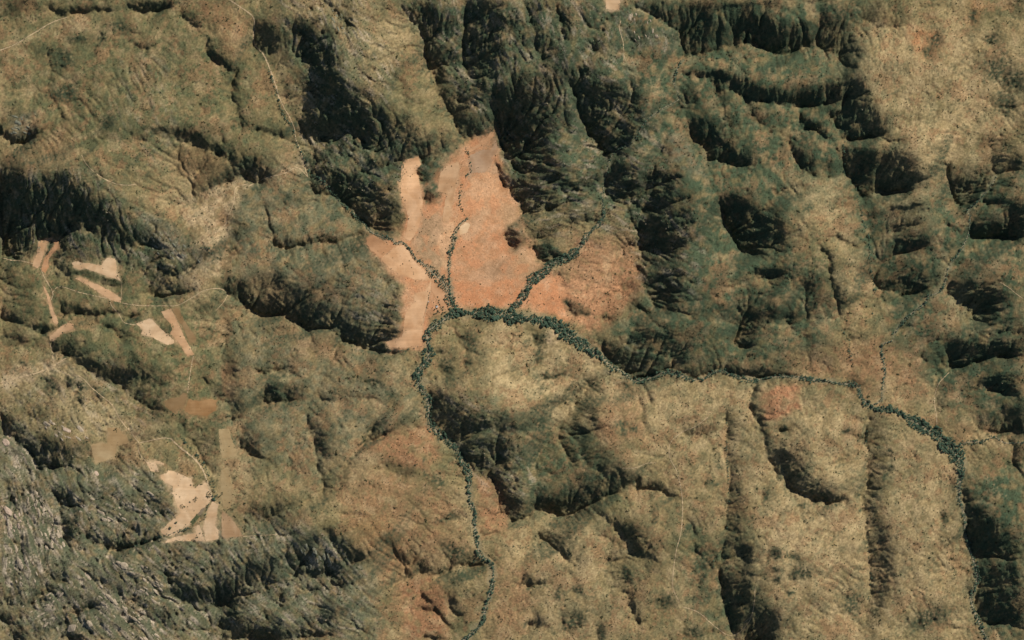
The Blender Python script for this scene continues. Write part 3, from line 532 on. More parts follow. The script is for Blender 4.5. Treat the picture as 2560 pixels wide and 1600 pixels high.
# rocky strata: (outline, roughness)
RUGGED = [
 ([(0,1040),(200,1130),(440,1200),(420,1330),(700,1290),(900,1400),(930,1600),(0,1600)],.95,40),
 ([(0,430),(220,430),(340,540),(500,640),(440,740),(280,640),(0,640)],.9,30),
 ([(700,0),(900,0),(1000,160),(960,330),(1080,400),(940,560),(760,430),(740,200)],.9,40),
 ([(980,0),(1600,0),(1560,150),(1660,360),(1700,560),(1500,600),(1250,560),(1180,300)],.8,40),
 ([(1580,500),(1760,540),(1740,740),(1640,760),(1560,640)],.8,40),
 ([(1060,960),(1240,1020),(1360,1200),(1300,1280),(1140,1150)],.8,30),
 ([(300,160),(420,120),(460,380),(360,420),(280,300)],.4,40),
 ([(840,740),(1010,680),(1010,860),(900,880)],.7,30),
 ([(100,900),(300,900),(420,1060),(260,1090),(0,1100),(0,960)],.6,40),
 ([(1500,880),(1600,860),(1640,940),(1540,960)],.5,30),
]
# grain of the strata: x, y, angle (degrees, clockwise from east)
GRAIN = [(80,1310,72),(120,1180,60),(300,1500,48),(420,1450,42),(350,1270,32),(600,1480,50),(760,1400,62),(860,1370,48),(800,1560,20),
 (100,560,78),(250,600,72),(330,640,55),(420,620,45),(820,60,55),(860,200,55),(900,330,40),(1000,330,35),(1100,100,62),(1240,200,62),
 (1350,330,65),(1420,430,5),(1500,440,-12),(1600,480,40),(1650,620,30),(1640,420,50),(960,780,18),(1180,1100,45),(1300,1120,15),(1560,1340,62),
 (1800,1380,60),(2000,1200,35),(2480,1300,55),(360,1000,38),(180,1000,60),(700,880,40),(1900,150,80),(1000,500,60),(1620,1000,15),(700,560,60),(2300,800,10)]

# where the bedrock shows most
BARE = [([(130,1190),(330,1210),(420,1260),(400,1320),(200,1330)],.5,25),([(240,1370),(420,1350),(540,1480),(580,1600),(180,1600)],.7,30),([(220,1150),(380,1180),(480,1290),(420,1340),(250,1280)],.55,25),([(0,1230),(110,1220),(160,1320),(130,1420),(0,1480)],1.0,20),([(190,1430),(300,1420),(440,1560),(420,1600),(150,1600),(80,1520)],.85,25),
 ([(250,1240),(380,1220),(420,1290),(300,1330)],.6,20),([(720,1330),(860,1340),(880,1430),(740,1440)],.8,14),([(0,1040),(50,1070),(120,1160),(40,1200),(0,1190)],.7,14),
 ([(350,550),(430,590),(500,650),(420,650)],.6,14),([(300,1390),(420,1400),(420,1460),(330,1450)],.6,20),([(1560,90),(1680,80),(1680,130),(1580,120)],.5,12)]

# dense thickets: x, y, radii, angle (photograph pixels)
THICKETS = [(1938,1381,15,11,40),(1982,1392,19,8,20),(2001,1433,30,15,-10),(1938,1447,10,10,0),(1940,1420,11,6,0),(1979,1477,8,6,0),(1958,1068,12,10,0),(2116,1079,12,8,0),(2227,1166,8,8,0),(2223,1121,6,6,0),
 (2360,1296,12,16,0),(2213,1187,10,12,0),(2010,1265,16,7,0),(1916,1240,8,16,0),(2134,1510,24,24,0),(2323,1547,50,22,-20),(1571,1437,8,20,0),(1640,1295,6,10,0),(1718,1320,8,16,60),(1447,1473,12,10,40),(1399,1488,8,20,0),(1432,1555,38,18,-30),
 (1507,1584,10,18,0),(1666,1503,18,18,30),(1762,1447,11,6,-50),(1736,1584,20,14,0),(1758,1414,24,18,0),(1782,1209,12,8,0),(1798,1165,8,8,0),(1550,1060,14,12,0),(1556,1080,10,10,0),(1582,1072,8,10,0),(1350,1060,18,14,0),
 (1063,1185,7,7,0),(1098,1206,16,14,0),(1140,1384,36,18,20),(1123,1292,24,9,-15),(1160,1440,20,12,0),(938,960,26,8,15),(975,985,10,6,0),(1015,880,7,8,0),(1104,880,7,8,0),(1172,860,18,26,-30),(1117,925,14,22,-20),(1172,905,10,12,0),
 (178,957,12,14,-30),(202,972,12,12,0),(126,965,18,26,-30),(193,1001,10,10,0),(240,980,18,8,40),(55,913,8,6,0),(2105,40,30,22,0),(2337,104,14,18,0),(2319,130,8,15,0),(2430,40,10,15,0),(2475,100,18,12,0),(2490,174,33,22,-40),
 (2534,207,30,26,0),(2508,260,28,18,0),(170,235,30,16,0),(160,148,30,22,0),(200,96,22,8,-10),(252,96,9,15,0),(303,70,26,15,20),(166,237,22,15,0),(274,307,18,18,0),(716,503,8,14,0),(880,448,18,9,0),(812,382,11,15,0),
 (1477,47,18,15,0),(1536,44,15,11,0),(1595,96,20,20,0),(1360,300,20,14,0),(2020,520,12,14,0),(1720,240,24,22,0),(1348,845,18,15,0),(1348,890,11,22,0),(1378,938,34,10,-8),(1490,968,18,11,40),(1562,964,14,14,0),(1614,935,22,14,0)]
# flat valley floors (outline, softness) and dry river beds (line, half-width), photograph pixels
FLATS = [
 ([(912,596),(945,580),(1010,600),(1000,470),(1060,450),(1150,370),(1235,315),(1245,400),(1290,500),(1310,600),(1350,680),(1400,700),(1420,800),(1380,790),(1330,775),(1240,765),(1130,770),(1075,800),(1060,870),(980,875),(1000,830),(1010,720),(980,680),(930,620)],14),
]
R_WEST = sh('F',[(700,20),(790,110),(830,160),(900,190),(970,210),(990,240),(1040,230),(1090,270),(1130,340),(1200,390),(1260,450),(1310,490),(1350,560),(1370,640),(1410,695)])
R_SOUTH = sh('F',[(1410,695),(1340,740),(1270,790),(1215,830),(1210,880),(1220,970),(1210,1040),(1160,1090),(1145,1150),(1160,1220),(1210,1270),(1220,1400),(1235,1460)]) + sh('J',[(1230,60),(1290,120),(1400,220),(1450,320),(1490,400),(1490,500),(1495,580),(1530,650),(1530,740),(1545,860),(1570,950),(1640,1000),(1655,1080),(1640,1180),(1610,1260),(1580,1400),(1500,1480),(1450,1520)])
R_MAIN = sh('F',[(1410,700),(1550,710),(1700,715)]) + sh('G',[(60,730),(150,740),(300,755),(400,780),(460,830),(540,890),(640,960),(720,1010)])
R_GORGE = sh('G',[(720,1010),(780,1070),(860,1110),(940,1165),(1040,1150),(1160,1105),(1240,1125),(1310,1155),(1400,1155),(1470,1110),(1540,1100),(1640,1145),(1760,1165)]) + sh('H',[(80,1165),(200,1140),(360,1140),(450,1160),(560,1165),(640,1185),(740,1190),(780,1210),(785,1270),(850,1340),(900,1360)])
R_EAST = sh('H',[(900,1360),(1000,1360),(1080,1400),(1160,1450),(1250,1500)]) + sh('L',[(1300,120),(1370,190),(1420,250),(1460,310),(1470,400)])
R_SE = sh('L',[(1470,400),(1455,470),(1455,560),(1490,680),(1495,780),(1530,900),(1570,1030),(1575,1120),(1540,1220),(1560,1320),(1610,1430),(1640,1520)])
R_TRIB = sh('G',[(100,690),(150,640),(200,570),(250,480),(340,430),(360,380),(450,350),(520,310),(580,250),(610,190),(660,140),(720,80),(735,10)])
R_TRIBUP = sh('C',[(735,1414),(720,1350),(740,1200),(790,1040),(930,950),(1010,820),(1130,730),(1240,660),(1200,560),(1250,400)])
R_NORTH = sh('F',[(1380,640),(1365,560),(1355,420),(1360,340),(1385,240),(1390,180),(1430,110),(1480,70)])
R_NORTHUP = sh('B',[(1480,1480),(1430,1370),(1450,1220),(1500,1150),(1490,1050),(1450,960)])
R_UPWEST = sh('B',[(140,470),(160,530),(190,620),(215,720),(260,800),(305,870),(325,960),(370,1050),(430,1180),(480,1200),(560,1290),(650,1390),(760,1500)])
R_MID = sh('D',[(670,960),(680,1170),(740,1220),(780,1400)]) + sh('H',[(790,10),(800,80),(840,180),(850,280),(850,400),(880,480),(890,580)])
R_MID2 = sh('H',[(880,680),(840,760),(800,810)])
R_MID3 = sh('H',[(640,790),(700,870),(720,900),(710,960),(730,1000),(715,1100)])
R_NE = sh('D',[(1700,1190),(1640,1290),(1510,1420)]) + sh('H',[(1525,60),(1510,190),(1450,300),(1380,400),(1370,470),(1330,560),(1240,600),(1220,650),(1110,730),(1010,850)])
R_NE2 = sh('H',[(1010,890),(940,920),(930,960),(945,1050),(950,1130),(930,1240),(925,1300),(860,1330)])
R_ESE = sh('L',[(1450,210),(1500,180),(1620,170),(1690,140),(1760,180),(1890,180)])
R_SIDE1 = sh('F',[(1180,930),(1080,955),(1000,965),(890,965)])
R_SIDE2 = sh('J',[(1560,960),(1480,1020),(1410,1050)])
R_SIDE3 = sh('J',[(1650,990),(1720,950),(1800,880)])
R_GULLY1 = sh('K',[(1558,0),(1560,200),(1570,500),(1565,700),(1555,860),(1480,960),(1470,1060)])
R_GULLY2 = sh('L',[(835,60),(825,200),(832,430)])
R_GULLY3 = sh('L',[(812,660),(832,830),(842,930),(860,1080),(838,1280)])
R_GULLY4 = sh('C',[(1640,400),(1260,370)])
VALLEY_FLOORS = [(R_WEST,[4,4,5,5,5,6,6,6,7,7,10,13,11,9,9]),(R_SOUTH,9),(R_MAIN,[10,12,14,14,15,15,14,14,14,13,12]),(R_GORGE,5),(R_EAST,[8,9,11,12,13,14,16,20,18,11]),(R_SE,6),
 (R_TRIB,[9,9,9,9,9,9,8,8,8,7,6,5,5]),(R_TRIBUP,3),(R_NORTH,5),(R_NE,3.5),(R_NE2,4)]
# bare and ploughed fields: outline, soil colour, label
def z(ox, oy, s, pts): return [(ox + x / s, oy + y / s) for x, y in pts]
F_ROSE = (.53, .325, .175); F_PALE = (.55, .385, .225); F_PINK = (.47, .295, .16); F_OR = (.44, .245, .125); F_TAN = (.36, .26, .135); F_BRN = (.235, .155, .075); F_OLV = (.33, .245, .125)
FIELDS = [
 (sh('E',[(250,230),(290,205),(335,198),(355,205),(320,222),(300,240),(288,300),(262,390),(240,405),(212,390),(215,360),(240,310)]),F_PINK,'bowed left arm of the forked bare field below the dark cliffs'),
 (sh('E',[(357,208),(390,225),(382,270),(340,312),(317,350),(322,390),(300,440),(270,425),(275,390),(300,330),(335,275),(356,240)]),F_OR,'orange right arm of the forked bare field below the dark cliffs'),
 (sh('E',[(480,370),(510,360),(560,370),(610,375),(680,385),(690,370),(720,335),(770,340),(782,400),(775,430),(810,490),(720,460),(640,430),(560,405),(540,418),(490,395)]),F_PALE,'pale boot-shaped bare field with a square upper corner'),
 (sh('E',[(500,475),(530,465),(600,495),(680,530),(760,570),(812,610),(812,640),(740,620),(660,570),(580,515)]),F_PINK,'slanting blade-shaped bare field just below the boot-shaped one'),
 (sh('E',[(280,520),(300,540),(330,600),(350,680),(387,770),(380,790),(352,770),(330,690),(310,600)]),F_PINK,'thin upright strip of bare soil beside the far-left track'),
 (sh('E',[(330,870),(400,800),(450,775),(490,785),(487,815),(420,840),(350,905),(330,890)]),F_PINK,'bean-shaped pinkish field on the spur above the far-left track junction'),
 (sh('E',[(915,780),(1010,745),(1060,790),(1120,850),(1170,890),(1175,915),(1130,925),(1050,885),(1000,865),(950,850),(960,820)]),F_PALE,'pale arrow-shaped bare field left of the two long parallel strips'),
 (sh('E',[(1085,700),(1150,680),(1172,720),(1190,760),(1240,870),(1305,990),(1260,1000),(1210,920),(1170,870),(1145,850),(1160,820),(1150,780),(1110,740)]),F_PINK,'long pale strip field lying against the dark brown strip'),
 (sh('E',[(1157,680),(1205,675),(1240,760),(1322,880),(1310,912),(1277,910),(1230,800),(1192,745)]),F_BRN,'dark brown ploughed strip beside the long pale strip'),
 (sh('E',[(1110,1300),(1150,1285),(1200,1280),(1230,1250),(1260,1250),(1255,1300),(1225,1380),(1180,1395),(1110,1340)]),F_BRN,'small brown field on the left bank of the thin hillside stream'),
 (sh('E',[(1270,1290),(1340,1305),(1420,1290),(1460,1300),(1450,1370),(1390,1405),(1280,1395),(1245,1370)]),(.29,.17,.075),'rusty brown field on the right bank of the thin hillside stream'),
 (sh('I',[(720,80),(800,80),(820,120),(850,140),(865,185),(780,205),(778,250),(765,290),(720,300),(640,320),(615,250),(608,195),(660,185),(718,190)]),F_TAN,'dull tan ragged field above the bare rocky slope in the lower left'),
 (sh('I',[(1475,90),(1540,85),(1560,150),(1600,250),(1590,275),(1500,285),(1480,200)]),F_OLV,'tan upright field beside the shaded gully, upper of the two right of the farm'),
 (sh('I',[(1490,370),(1530,345),(1550,400),(1560,480),(1570,560),(1550,625),(1510,625),(1490,540)]),F_OLV,'tan upright strip field just right of the tree-lined farm stream'),
 (z(340,1120,9.45,[(220,330),(400,350),(450,300),(540,310),(650,370),(650,405),(470,365),(490,450),(530,570),(340,545)]),F_PALE,'small hooked pale clearing at the upper end of the big farm field'),
 (z(340,1120,9.45,[(580,640),(720,600),(760,530),(830,540),(1000,600),(1180,680),(1300,740),(1330,850),(1340,920),(1410,940),(1480,870),(1560,870),(1640,800),(1700,930),(1800,1100),(1790,1200),(1700,1320),(1540,1480),(1400,1600),(1260,1800),(1100,1890),(980,1990),(800,2080),(660,2060),(600,1990),(610,1930),(760,1780),(930,1650),(1050,1530),(980,1380),(870,1050),(870,900),(700,820),(600,740)]),F_PALE,'large irregular pale field of the farm, biggest in the lower left'),
 (sh('I',[(1435,575),(1470,600),(1465,660),(1450,740),(1475,770),(1475,830),(1390,845),(1380,790),(1370,760),(1390,680),(1410,620)]),F_PALE,'pale tall field right of the farm gully'),
 (sh('I',[(1110,860),(1130,835),(1200,812),(1290,795),(1320,790),(1330,740),(1345,735),(1368,790),(1383,845),(1260,845),(1190,840)]),F_PALE,'low pale strip field below the farm gully with three dark trees'),
 (sh('I',[(1500,640),(1560,690),(1610,760),(1640,810),(1500,825),(1495,720)]),(.37,.245,.135),'reddish wedge-shaped field at the right edge of the farm'),
 (z(420,1210,9.45,[(682,708),(750,765),(590,962),(520,900)]),(.085,.10,.05),'dark green rectangular crop plot beside the farm gully'),
 (z(420,1210,9.45,[(820,560),(860,600),(800,700),(762,762),(700,705),(770,610)]),(.23,.185,.12),'grey-brown fallow plot next to the dark green crop plot'),
 (sh('C',[(735,-6),(835,-6),(830,75),(740,70)]),F_PALE,'pale square field cut off by the top edge'),
 (sh('B',[(1035,1110),(1060,1080),(1150,1055),(1165,1110),(1142,1140),(1152,1190),(1165,1300),(1182,1370),(1160,1470)])+sh('F',[(1180,20),(1145,140),(1120,190),(1092,222),(1060,205),(1075,120),(1082,50)])+sh('B',[(1072,1440),(1062,1360),(1030,1330),(1035,1200)]),F_ROSE,'tall pale field standing left of the red basin, largest of the two finger fields'),
 (sh('B',[(1295,1170),(1340,1120),(1420,1090),(1427,1130),(1405,1230),(1385,1340),(1350,1490),(1310,1490),(1330,1350),(1345,1310),(1280,1290),(1290,1220)]),F_PINK,'slim pinkish field, right one of the two finger fields'),
 (sh('F',[(800,200),(850,180),(900,215),(950,250),(1000,255),(940,300),(890,340),(830,285),(800,240)]),F_OR,'orange field tucked under the western stream at the basin corner'),
 (sh('F',[(1000,262),(1045,248),(1085,290),(1105,330),(1140,380),(1190,420),(1225,470),(1240,490),(1110,480),(1010,440),(960,410),(895,345),(960,300)]),F_ROSE,'wide pinkish field between the western stream and the scrubby hill'),
 (sh('F',[(1245,490),(1290,540),(1335,600),(1355,660),(1340,690),(1290,650),(1240,560),(1235,520)]),F_OR,'orange triangular field in the bend before the streams meet'),
 (sh('F',[(1130,575),(1200,560),(1232,490),(1238,510),(1215,620),(1182,740),(1170,880),(1160,920),(1060,945),(950,940),(930,905),(1040,870),(1062,720),(1080,690),(1120,640)]),F_ROSE,'long pale field along the foot of the scrubby hill west of the riverbend'),
 (sh('B',[(1485,1005),(1580,960),(1640,890),(1662,885),(1650,925),(1572,985),(1490,1030)]),F_OR,'narrow orange field at the northern tip of the basin'),
 (sh('B',[(1500,1045),(1580,1010),(1640,1010),(1670,940),(1690,1010),(1640,1060),(1640,1110),(1600,1160),(1500,1165),(1490,1100)]),(.36,.235,.14),'dull tan field in the upper basin above the orange plain'),
 (sh('F',[(1425,130),(1470,95),(1500,110),(1480,160),(1430,185)]),F_PALE,'small pale sandy patch beside the northern stream trees'),
]
TRACKS = [   # centre line, half width
 (sh('A',[(1550,0),(1640,60),(1715,125),(1712,220),(1720,300),(1780,370),(1820,460),(1842,520),(1870,600),(1885,680)]),1.6),
 (sh('B',[(185,570),(205,640),(240,720),(280,790),(310,860),(322,940),(350,1010),(380,1130),(400,1190)]),1.2),
 (sh('B',[(400,1190),(330,1130),(240,1170),(120,1200),(0,1255)]),1.0),
 (sh('A',[(1670,1240),(1600,1258),(1580,1300),(1575,1370),(1530,1480)]) + sh('E',[(1520,110),(1450,170)]),1.1),
 (sh('A',[(560,1050),(600,1120),(680,1190),(780,1240),(860,1252),(920,1245)]),.9),
 (sh('E',[(0,335),(60,350),(130,355),(215,375)]),1.1),
 (sh('E',[(262,405),(300,480),(350,570),(340,620)]),1.1),
 (sh('E',[(345,575),(380,535),(430,535),(520,565),(600,585),(700,607),(720,607)]),1.0),
 (sh('E',[(735,610),(750,660),(800,720),(830,770),(880,785),(920,790)]),1.0),
 (sh('E',[(820,640),(900,655),(1000,660),(1100,660),(1200,655),(1300,600),(1380,555),(1470,543),(1530,565)]),.9),
 (sh('E',[(812,490),(815,560),(812,620)]),.7),
 (sh('E',[(1535,580),(1500,640),(1450,695)]),.7),
 (sh('E',[(1300,1000),(1285,1080),(1270,1180),(1262,1250)]),1.1),
 (sh('E',[(325,905),(340,960),(352,1040)]),1.0),
 (sh('E',[(440,1015),(340,1070),(240,1115),(120,1145),(0,1180)]),1.6),
 (sh('E',[(370,1075),(450,1125),(540,1140),(610,1210),(680,1270),(750,1330),(800,1420),(860,1500)]) + sh('I',[(860,80),(900,140),(935,185)]),1.0),
 (sh('I',[(935,185),(1020,165),(1100,150),(1150,155)]),1.3),
 (sh('I',[(1150,155),(1220,220),(1310,290),(1370,370),(1400,450),(1420,510),(1435,550)]),2.4),
 (sh('I',[(925,190),(935,250),(985,310)]),1.0),
 (sh('I',[(1640,812),(1760,805),(1890,797)]),.8),
 (sh('C',[(840,145),(830,200),(855,290),(862,380),(860,430)]),1.0),
 (sh('K',[(1430,10),(1350,70),(1260,110),(1180,180),(1175,280),(1220,370),(1245,470),(1260,600),(1250,780),(1220,900),(1200,1040),(1195,1160),(1240,1260)]),1.0),
 (sh('K',[(1260,1290),(1370,1330),(1440,1390),(1500,1440),(1570,1485),(1640,1470),(1720,1370),(1745,1240),(1745,1180)]),.9),
 (sh('K',[(850,352),(940,350),(1020,320),(1080,318)]),.8),
 (sh('L',[(75,1150),(70,1260),(50,1350),(0,1400)]),.7),
 (sh('H',[(1390,1110),(1330,1170),(1300,1230),(1288,1310),(1300,1400),(1302,1480)]),.9),
 (sh('H',[(1720,500),(1780,540),(1830,580),(1870,610)]),.9),
 (sh('A',[(0,340),(100,300),(240,215),(350,150),(450,115)]),1.3),
 (sh('F',[(1232,560),(1215,620),(1195,720),(1180,780)]),.6),
]
FLATS += [(f[0], 5) for f in FIELDS]
# ------------------------------------------------------------------ land surface
ST = 2.5
NX, NY = 1025, 641
PAD = 56
FP = 140                        # margin used while solving
rng = np.random.default_rng(7)
gx = np.arange(-FP, NX + FP) * ST
gy = np.arange(-FP, NY + FP) * ST
PX, PY = np.meshgrid(gx, gy)     # photograph pixels
HH, WW = PX.shape
_fx = np.fft.fftfreq(WW, ST)[None, :]
_fy = np.fft.fftfreq(HH, ST)[:, None]
_fr = np.sqrt(_fx ** 2 + _fy ** 2) + 1e-9

def fnoise(seed, lo, hi, beta=1.0):
    """band-limited noise, wavelengths lo..hi in photograph pixels, unit variance"""
    r = np.random.default_rng(seed)
    f = np.fft.fft2(r.standard_normal((HH, WW)))
    amp = np.where((_fr > 1 / hi) & (_fr < 1 / lo), _fr ** (-beta), 0)
    n = np.real(np.fft.ifft2(f * amp))
    return n / (n.std() + 1e-12)

def blur(a, s):
    return np.real(np.fft.ifft2(np.fft.fft2(a) * np.exp(-2 * (math.pi * _fr * s) ** 2)))

def sstep(a, b, x):
    t = np.clip((x - a) / (b - a), 0, 1)
    return t * t * (3 - 2 * t)

WXN = PX + 3.2 * fnoise(1, 18, 160, 1.4) + 1.2 * fnoise(3, 7, 18)
WYN = PY + 3.2 * fnoise(2, 18, 160, 1.4) + 1.2 * fnoise(4, 7, 18)

def window(x0, y0, x1, y1):
    i0 = max(0, int((x0 - gx[0]) / ST)); i1 = min(WW, int((x1 - gx[0]) / ST) + 2)
    j0 = max(0, int((y0 - gy[0]) / ST)); j1 = min(HH, int((y1 - gy[0]) / ST) + 2)
    return (slice(j0, j1), slice(i0, i1))

def poly_mask(pts, soft, warp=True, crest=0):
    """1 inside the outline, fading over +-soft"""
    P = np.array(pts, float)
    m = soft * (2 if crest else 1) + 10
    w = window(P[:, 0].min() - m, P[:, 1].min() - m, P[:, 0].max() + m, P[:, 1].max() + m)
    X = (WXN if warp else PX)[w]; Y = (WYN if warp else PY)[w]
    ins = np.zeros(X.shape, bool); d2 = np.full(X.shape, 1e12)
    n = len(P)
    qx = np.zeros(X.shape); qy = np.zeros(X.shape)
    for i in range(n):
        ax, ay = P[i]; bx, by = P[(i + 1) % n]
        ex, ey = bx - ax, by - ay
        t = np.clip(((X - ax) * ex + (Y - ay) * ey) / (ex * ex + ey * ey + 1e-9), 0, 1)
        vx, vy = X - ax - t * ex, Y - ay - t * ey
        q = vx * vx + vy * vy
        c = q < d2
        d2 = np.where(c, q, d2); qx = np.where(c, vx, qx); qy = np.where(c, vy, qy)
        if ay != by:
            c = ((ay > Y) != (by > Y)) & (X < (bx - ax) * (Y - ay) / (by - ay) + ax)
            ins ^= c
    sd = np.where(ins, 1, -1) * np.sqrt(d2)
    if crest:        # the foot of a slope is sharper than its crest
        f = -np.where(ins, 1, -1) * (qx * .72 - qy * .69) / np.maximum(np.sqrt(d2), .5)
        sf = soft * (1.0 + (crest - 1) * np.clip(.5 + .75 * f, 0, 1))
        sf0 = 1.0 + .4 * soft
        Q = np.roll(P, -1, axis=0)
        thick = abs(np.sum(P[:, 0] * Q[:, 1] - Q[:, 0] * P[:, 1])) / np.sum(np.hypot(*(Q - P).T))
        sf = np.minimum(sf, max(.75 * thick, 1.5 * sf0))
        sf = sf0 + (sf - sf0) * np.clip(.5 + .8 * f, 0, 1)
        lo = -sf0 * .9 - .35 * (sf - sf0)
        return w, sstep(0, 1, (sd - lo) / (sf + .35 * (sf - sf0) - lo))
    return w, sstep(-soft, soft, sd)

def line_dist(pts, vals, m):
    """distance to a polyline, the value interpolated along it and the side (>0: towards the north-east)"""
    P = np.array(pts, float)
    w = window(P[:, 0].min() - m, P[:, 1].min() - m, P[:, 0].max() + m, P[:, 1].max() + m)
    X = WXN[w]; Y = WYN[w]
    d2 = np.full(X.shape, 1e12); v = np.zeros(X.shape); sd = np.zeros(X.shape)
    ch = P[-1] - P[0]
    sgn = 1.0 if (-ch[1] * .7 + ch[0] * -.7) > 0 else -1.0      # left-hand normal against north-east
    for i in range(len(P) - 1):
        ax, ay = P[i]; ex, ey = P[i + 1] - P[i]
        t = np.clip(((X - ax) * ex + (Y - ay) * ey) / (ex * ex + ey * ey + 1e-9), 0, 1)
        q = (X - ax - t * ex) ** 2 + (Y - ay - t * ey) ** 2
        c = q < d2
        d2 = np.where(c, q, d2)
        v = np.where(c, vals[i] + (vals[i + 1] - vals[i]) * t, v)
        s = ((X - ax) * -ey + (Y - ay) * ex) * sgn
        sd = np.where(c, s, sd)
    # image y runs down: the normal (-ey, ex) of a chord pointing right points down
    return w, np.sqrt(d2), v, sd

# target: how much each piece of ground turns away from the north-east sun
AWAY = np.zeros((HH, WW))
BRI = np.zeros((HH, WW))
def add_away(w, m, s):
    AWAY[w] = 1 - (1 - AWAY[w]) * (1 - np.clip(m * s, 0, .98))
for c, items in RELIEF.items():
    for it in items:
        if it[0] == 'P':
            w, m = poly_mask(sh(c, it[1]), it[3] * S27 * .9 + 1.2, crest=3.4)
            add_away(w, m, it[2])
        elif it[0] == 'E':
            _, x, y, rx, ry, an, s = it
            (x, y), = sh(c, [(x, y)])
            rx *= S27; ry *= S27
            R = max(rx, ry) * 1.9
            w = window(x - R, y - R, x + R, y + R)
            ca, sa = math.cos(math.radians(an)), math.sin(math.radians(an))
            u = ((WXN[w] - x) * ca + (WYN[w] - y) * sa) / rx
            v = (-(WXN[w] - x) * sa + (WYN[w] - y) * ca) / ry
            m = np.exp(-(u * u + v * v) ** 1.25 * .62)
            if s > 0: add_away(w, m, s)
            else: BRI[w] += m * -s
        else:
            _, pts, wd, s = it
            pts = sh(c, pts)
            vals = list(wd) if isinstance(wd, list) else [wd] * len(pts)
            vals = [q * S27 * 1.3 for q in vals]
            w, d, v, sd = line_dist(pts, vals, max(vals) + 12)
            t = d / np.maximum(v, 1e-6)
            m = np.where(sd > 0, sstep(0, 1.6, d) * (1 - sstep(.2, 1.15, t)), 0)
            add_away(w, m, s)

def rstroke(pts, width):
    """soft ribbon mask along a polyline"""
    vals = list(width) if isinstance(width, (list, tuple)) else [width] * len(pts)
    w, d, v, sd = line_dist(pts, vals, max(vals) * 1.5 + 8)
    return w, d, v

# rough ground and the run of its strata
ROUGH = np.full((HH, WW), .22)
for pts, s, soft in RUGGED:
    w, m = poly_mask(pts, soft)
    ROUGH[w] = np.maximum(ROUGH[w], m * s)
FLAT = np.zeros((HH, WW))
for pts, soft in FLATS:
    w, m = poly_mask(pts, soft)
    FLAT[w] = np.maximum(FLAT[w], m)
FLAT *= 1 - .97 * sstep(.35, .6, blur(AWAY, 2))
for pts, soft in FLATS[1:]:
    w, m = poly_mask(pts, soft)
    FLAT[w] = np.maximum(FLAT[w], m)
for pts, wd in VALLEY_FLOORS:
    w, d, v = rstroke(pts, wd)
    FLAT[w] = np.maximum(FLAT[w], 1 - sstep(.5, 1.0, d / np.maximum(v, 1e-6)))
ROUGH = np.clip(np.maximum(ROUGH, .75 * blur(AWAY, 9) ** .8), 0, 1)
CALM = 1 - FLAT

# direction of the grain
cw = np.zeros((HH, WW)); cc = np.zeros((HH, WW)); ss = np.zeros((HH, WW))
for x, y, a in GRAIN:
    g = np.exp(-((PX - x) ** 2 + (PY - y) ** 2) / (2 * 110.0 ** 2)) + 1e-7 / (1 + ((PX - x) ** 2 + (PY - y) ** 2) / 1e4)
    cc += g * math.cos(2 * math.radians(a)); ss += g * math.sin(2 * math.radians(a)); cw += g
base = 1e-5
cc += base * math.cos(2 * math.radians(52)); ss += base * math.sin(2 * math.radians(52))
ANG = .5 * np.arctan2(ss, cc) + .22 * fnoise(11, 40, 300, .8)

def lic(noise, ang, n, step=1.0):
    acc = noise.copy(); tot = 1.0
    J, I = np.meshgrid(np.arange(HH, dtype=float), np.arange(WW, dtype=float), indexing='ij')
    for sg in (1, -1):
        y, x = J.copy(), I.copy()
        dx, dy = np.cos(ang) * sg, np.sin(ang) * sg
        for k in range(n):
            yi = np.clip(y, 0, HH - 1).astype(np.int32); xi = np.clip(x, 0, WW - 1).astype(np.int32)
            ux, uy = dx[yi, xi], dy[yi, xi]
            x += ux * step; y += uy * step
            yi = np.clip(y + .5, 0, HH - 1).astype(np.int32); xi = np.clip(x + .5, 0, WW - 1).astype(np.int32)
            wgt = 1 - k / n
            acc += noise[yi, xi] * wgt; tot += wgt
    acc /= tot
    return acc / acc.std()

STRATA = lic(fnoise(21, 5.2, 18, .3), ANG, 5)
STRATA2 = lic(fnoise(22, 9, 46, .6), ANG, 9)

ROCKM = np.zeros((HH, WW))
for pts, s_, soft in RUGGED:
    w, m = poly_mask(pts, soft)
    ROCKM[w] = np.maximum(ROCKM[w], m * .45 * s_)
for pts, s_, soft in BARE:
    w, m = poly_mask(pts, soft)
    ROCKM[w] = np.maximum(ROCKM[w], m * s_)
ROCKM *= CALM
SLAB = lic(fnoise(25, 9, 60, .6), ANG + .14 * fnoise(26, 12, 40, .5), 15)

# shade target with the grain of the slopes worked in
# slopes ease off towards their crests
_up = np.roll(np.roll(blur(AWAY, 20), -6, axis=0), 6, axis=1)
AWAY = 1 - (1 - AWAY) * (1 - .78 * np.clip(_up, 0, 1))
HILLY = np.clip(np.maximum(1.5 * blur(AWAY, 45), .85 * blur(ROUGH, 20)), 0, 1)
HILLR = np.maximum(HILLY, .42)
RIDGE = np.tanh(2.4 * lic(fnoise(23, 20, 120, 1.0), ANG, 10))
RIDGE2 = np.tanh(2.0 * lic(fnoise(24, 12, 50, .8), ANG + .5, 6))
_dn = np.roll(np.roll(blur(AWAY, 9), 5, axis=0), -5, axis=1)
BRI += .30 * np.clip(_dn - AWAY, 0, 1)
LEAN = np.zeros((HH, WW))
for pts, s_, soft in BROAD:
    w, m = poly_mask(pts, soft, crest=2)
    LEAN[w] = np.maximum(LEAN[w], m * s_)
GRAINY = np.clip((.17 * np.tanh(1.6 * STRATA2) + .19 * STRATA + .10 * RIDGE2 + .10 * np.tanh(1.5 * fnoise(38, 9, 48, .7))) * (1 + .5 * fnoise(36, 30, 150, 1.)), -.75, .6)
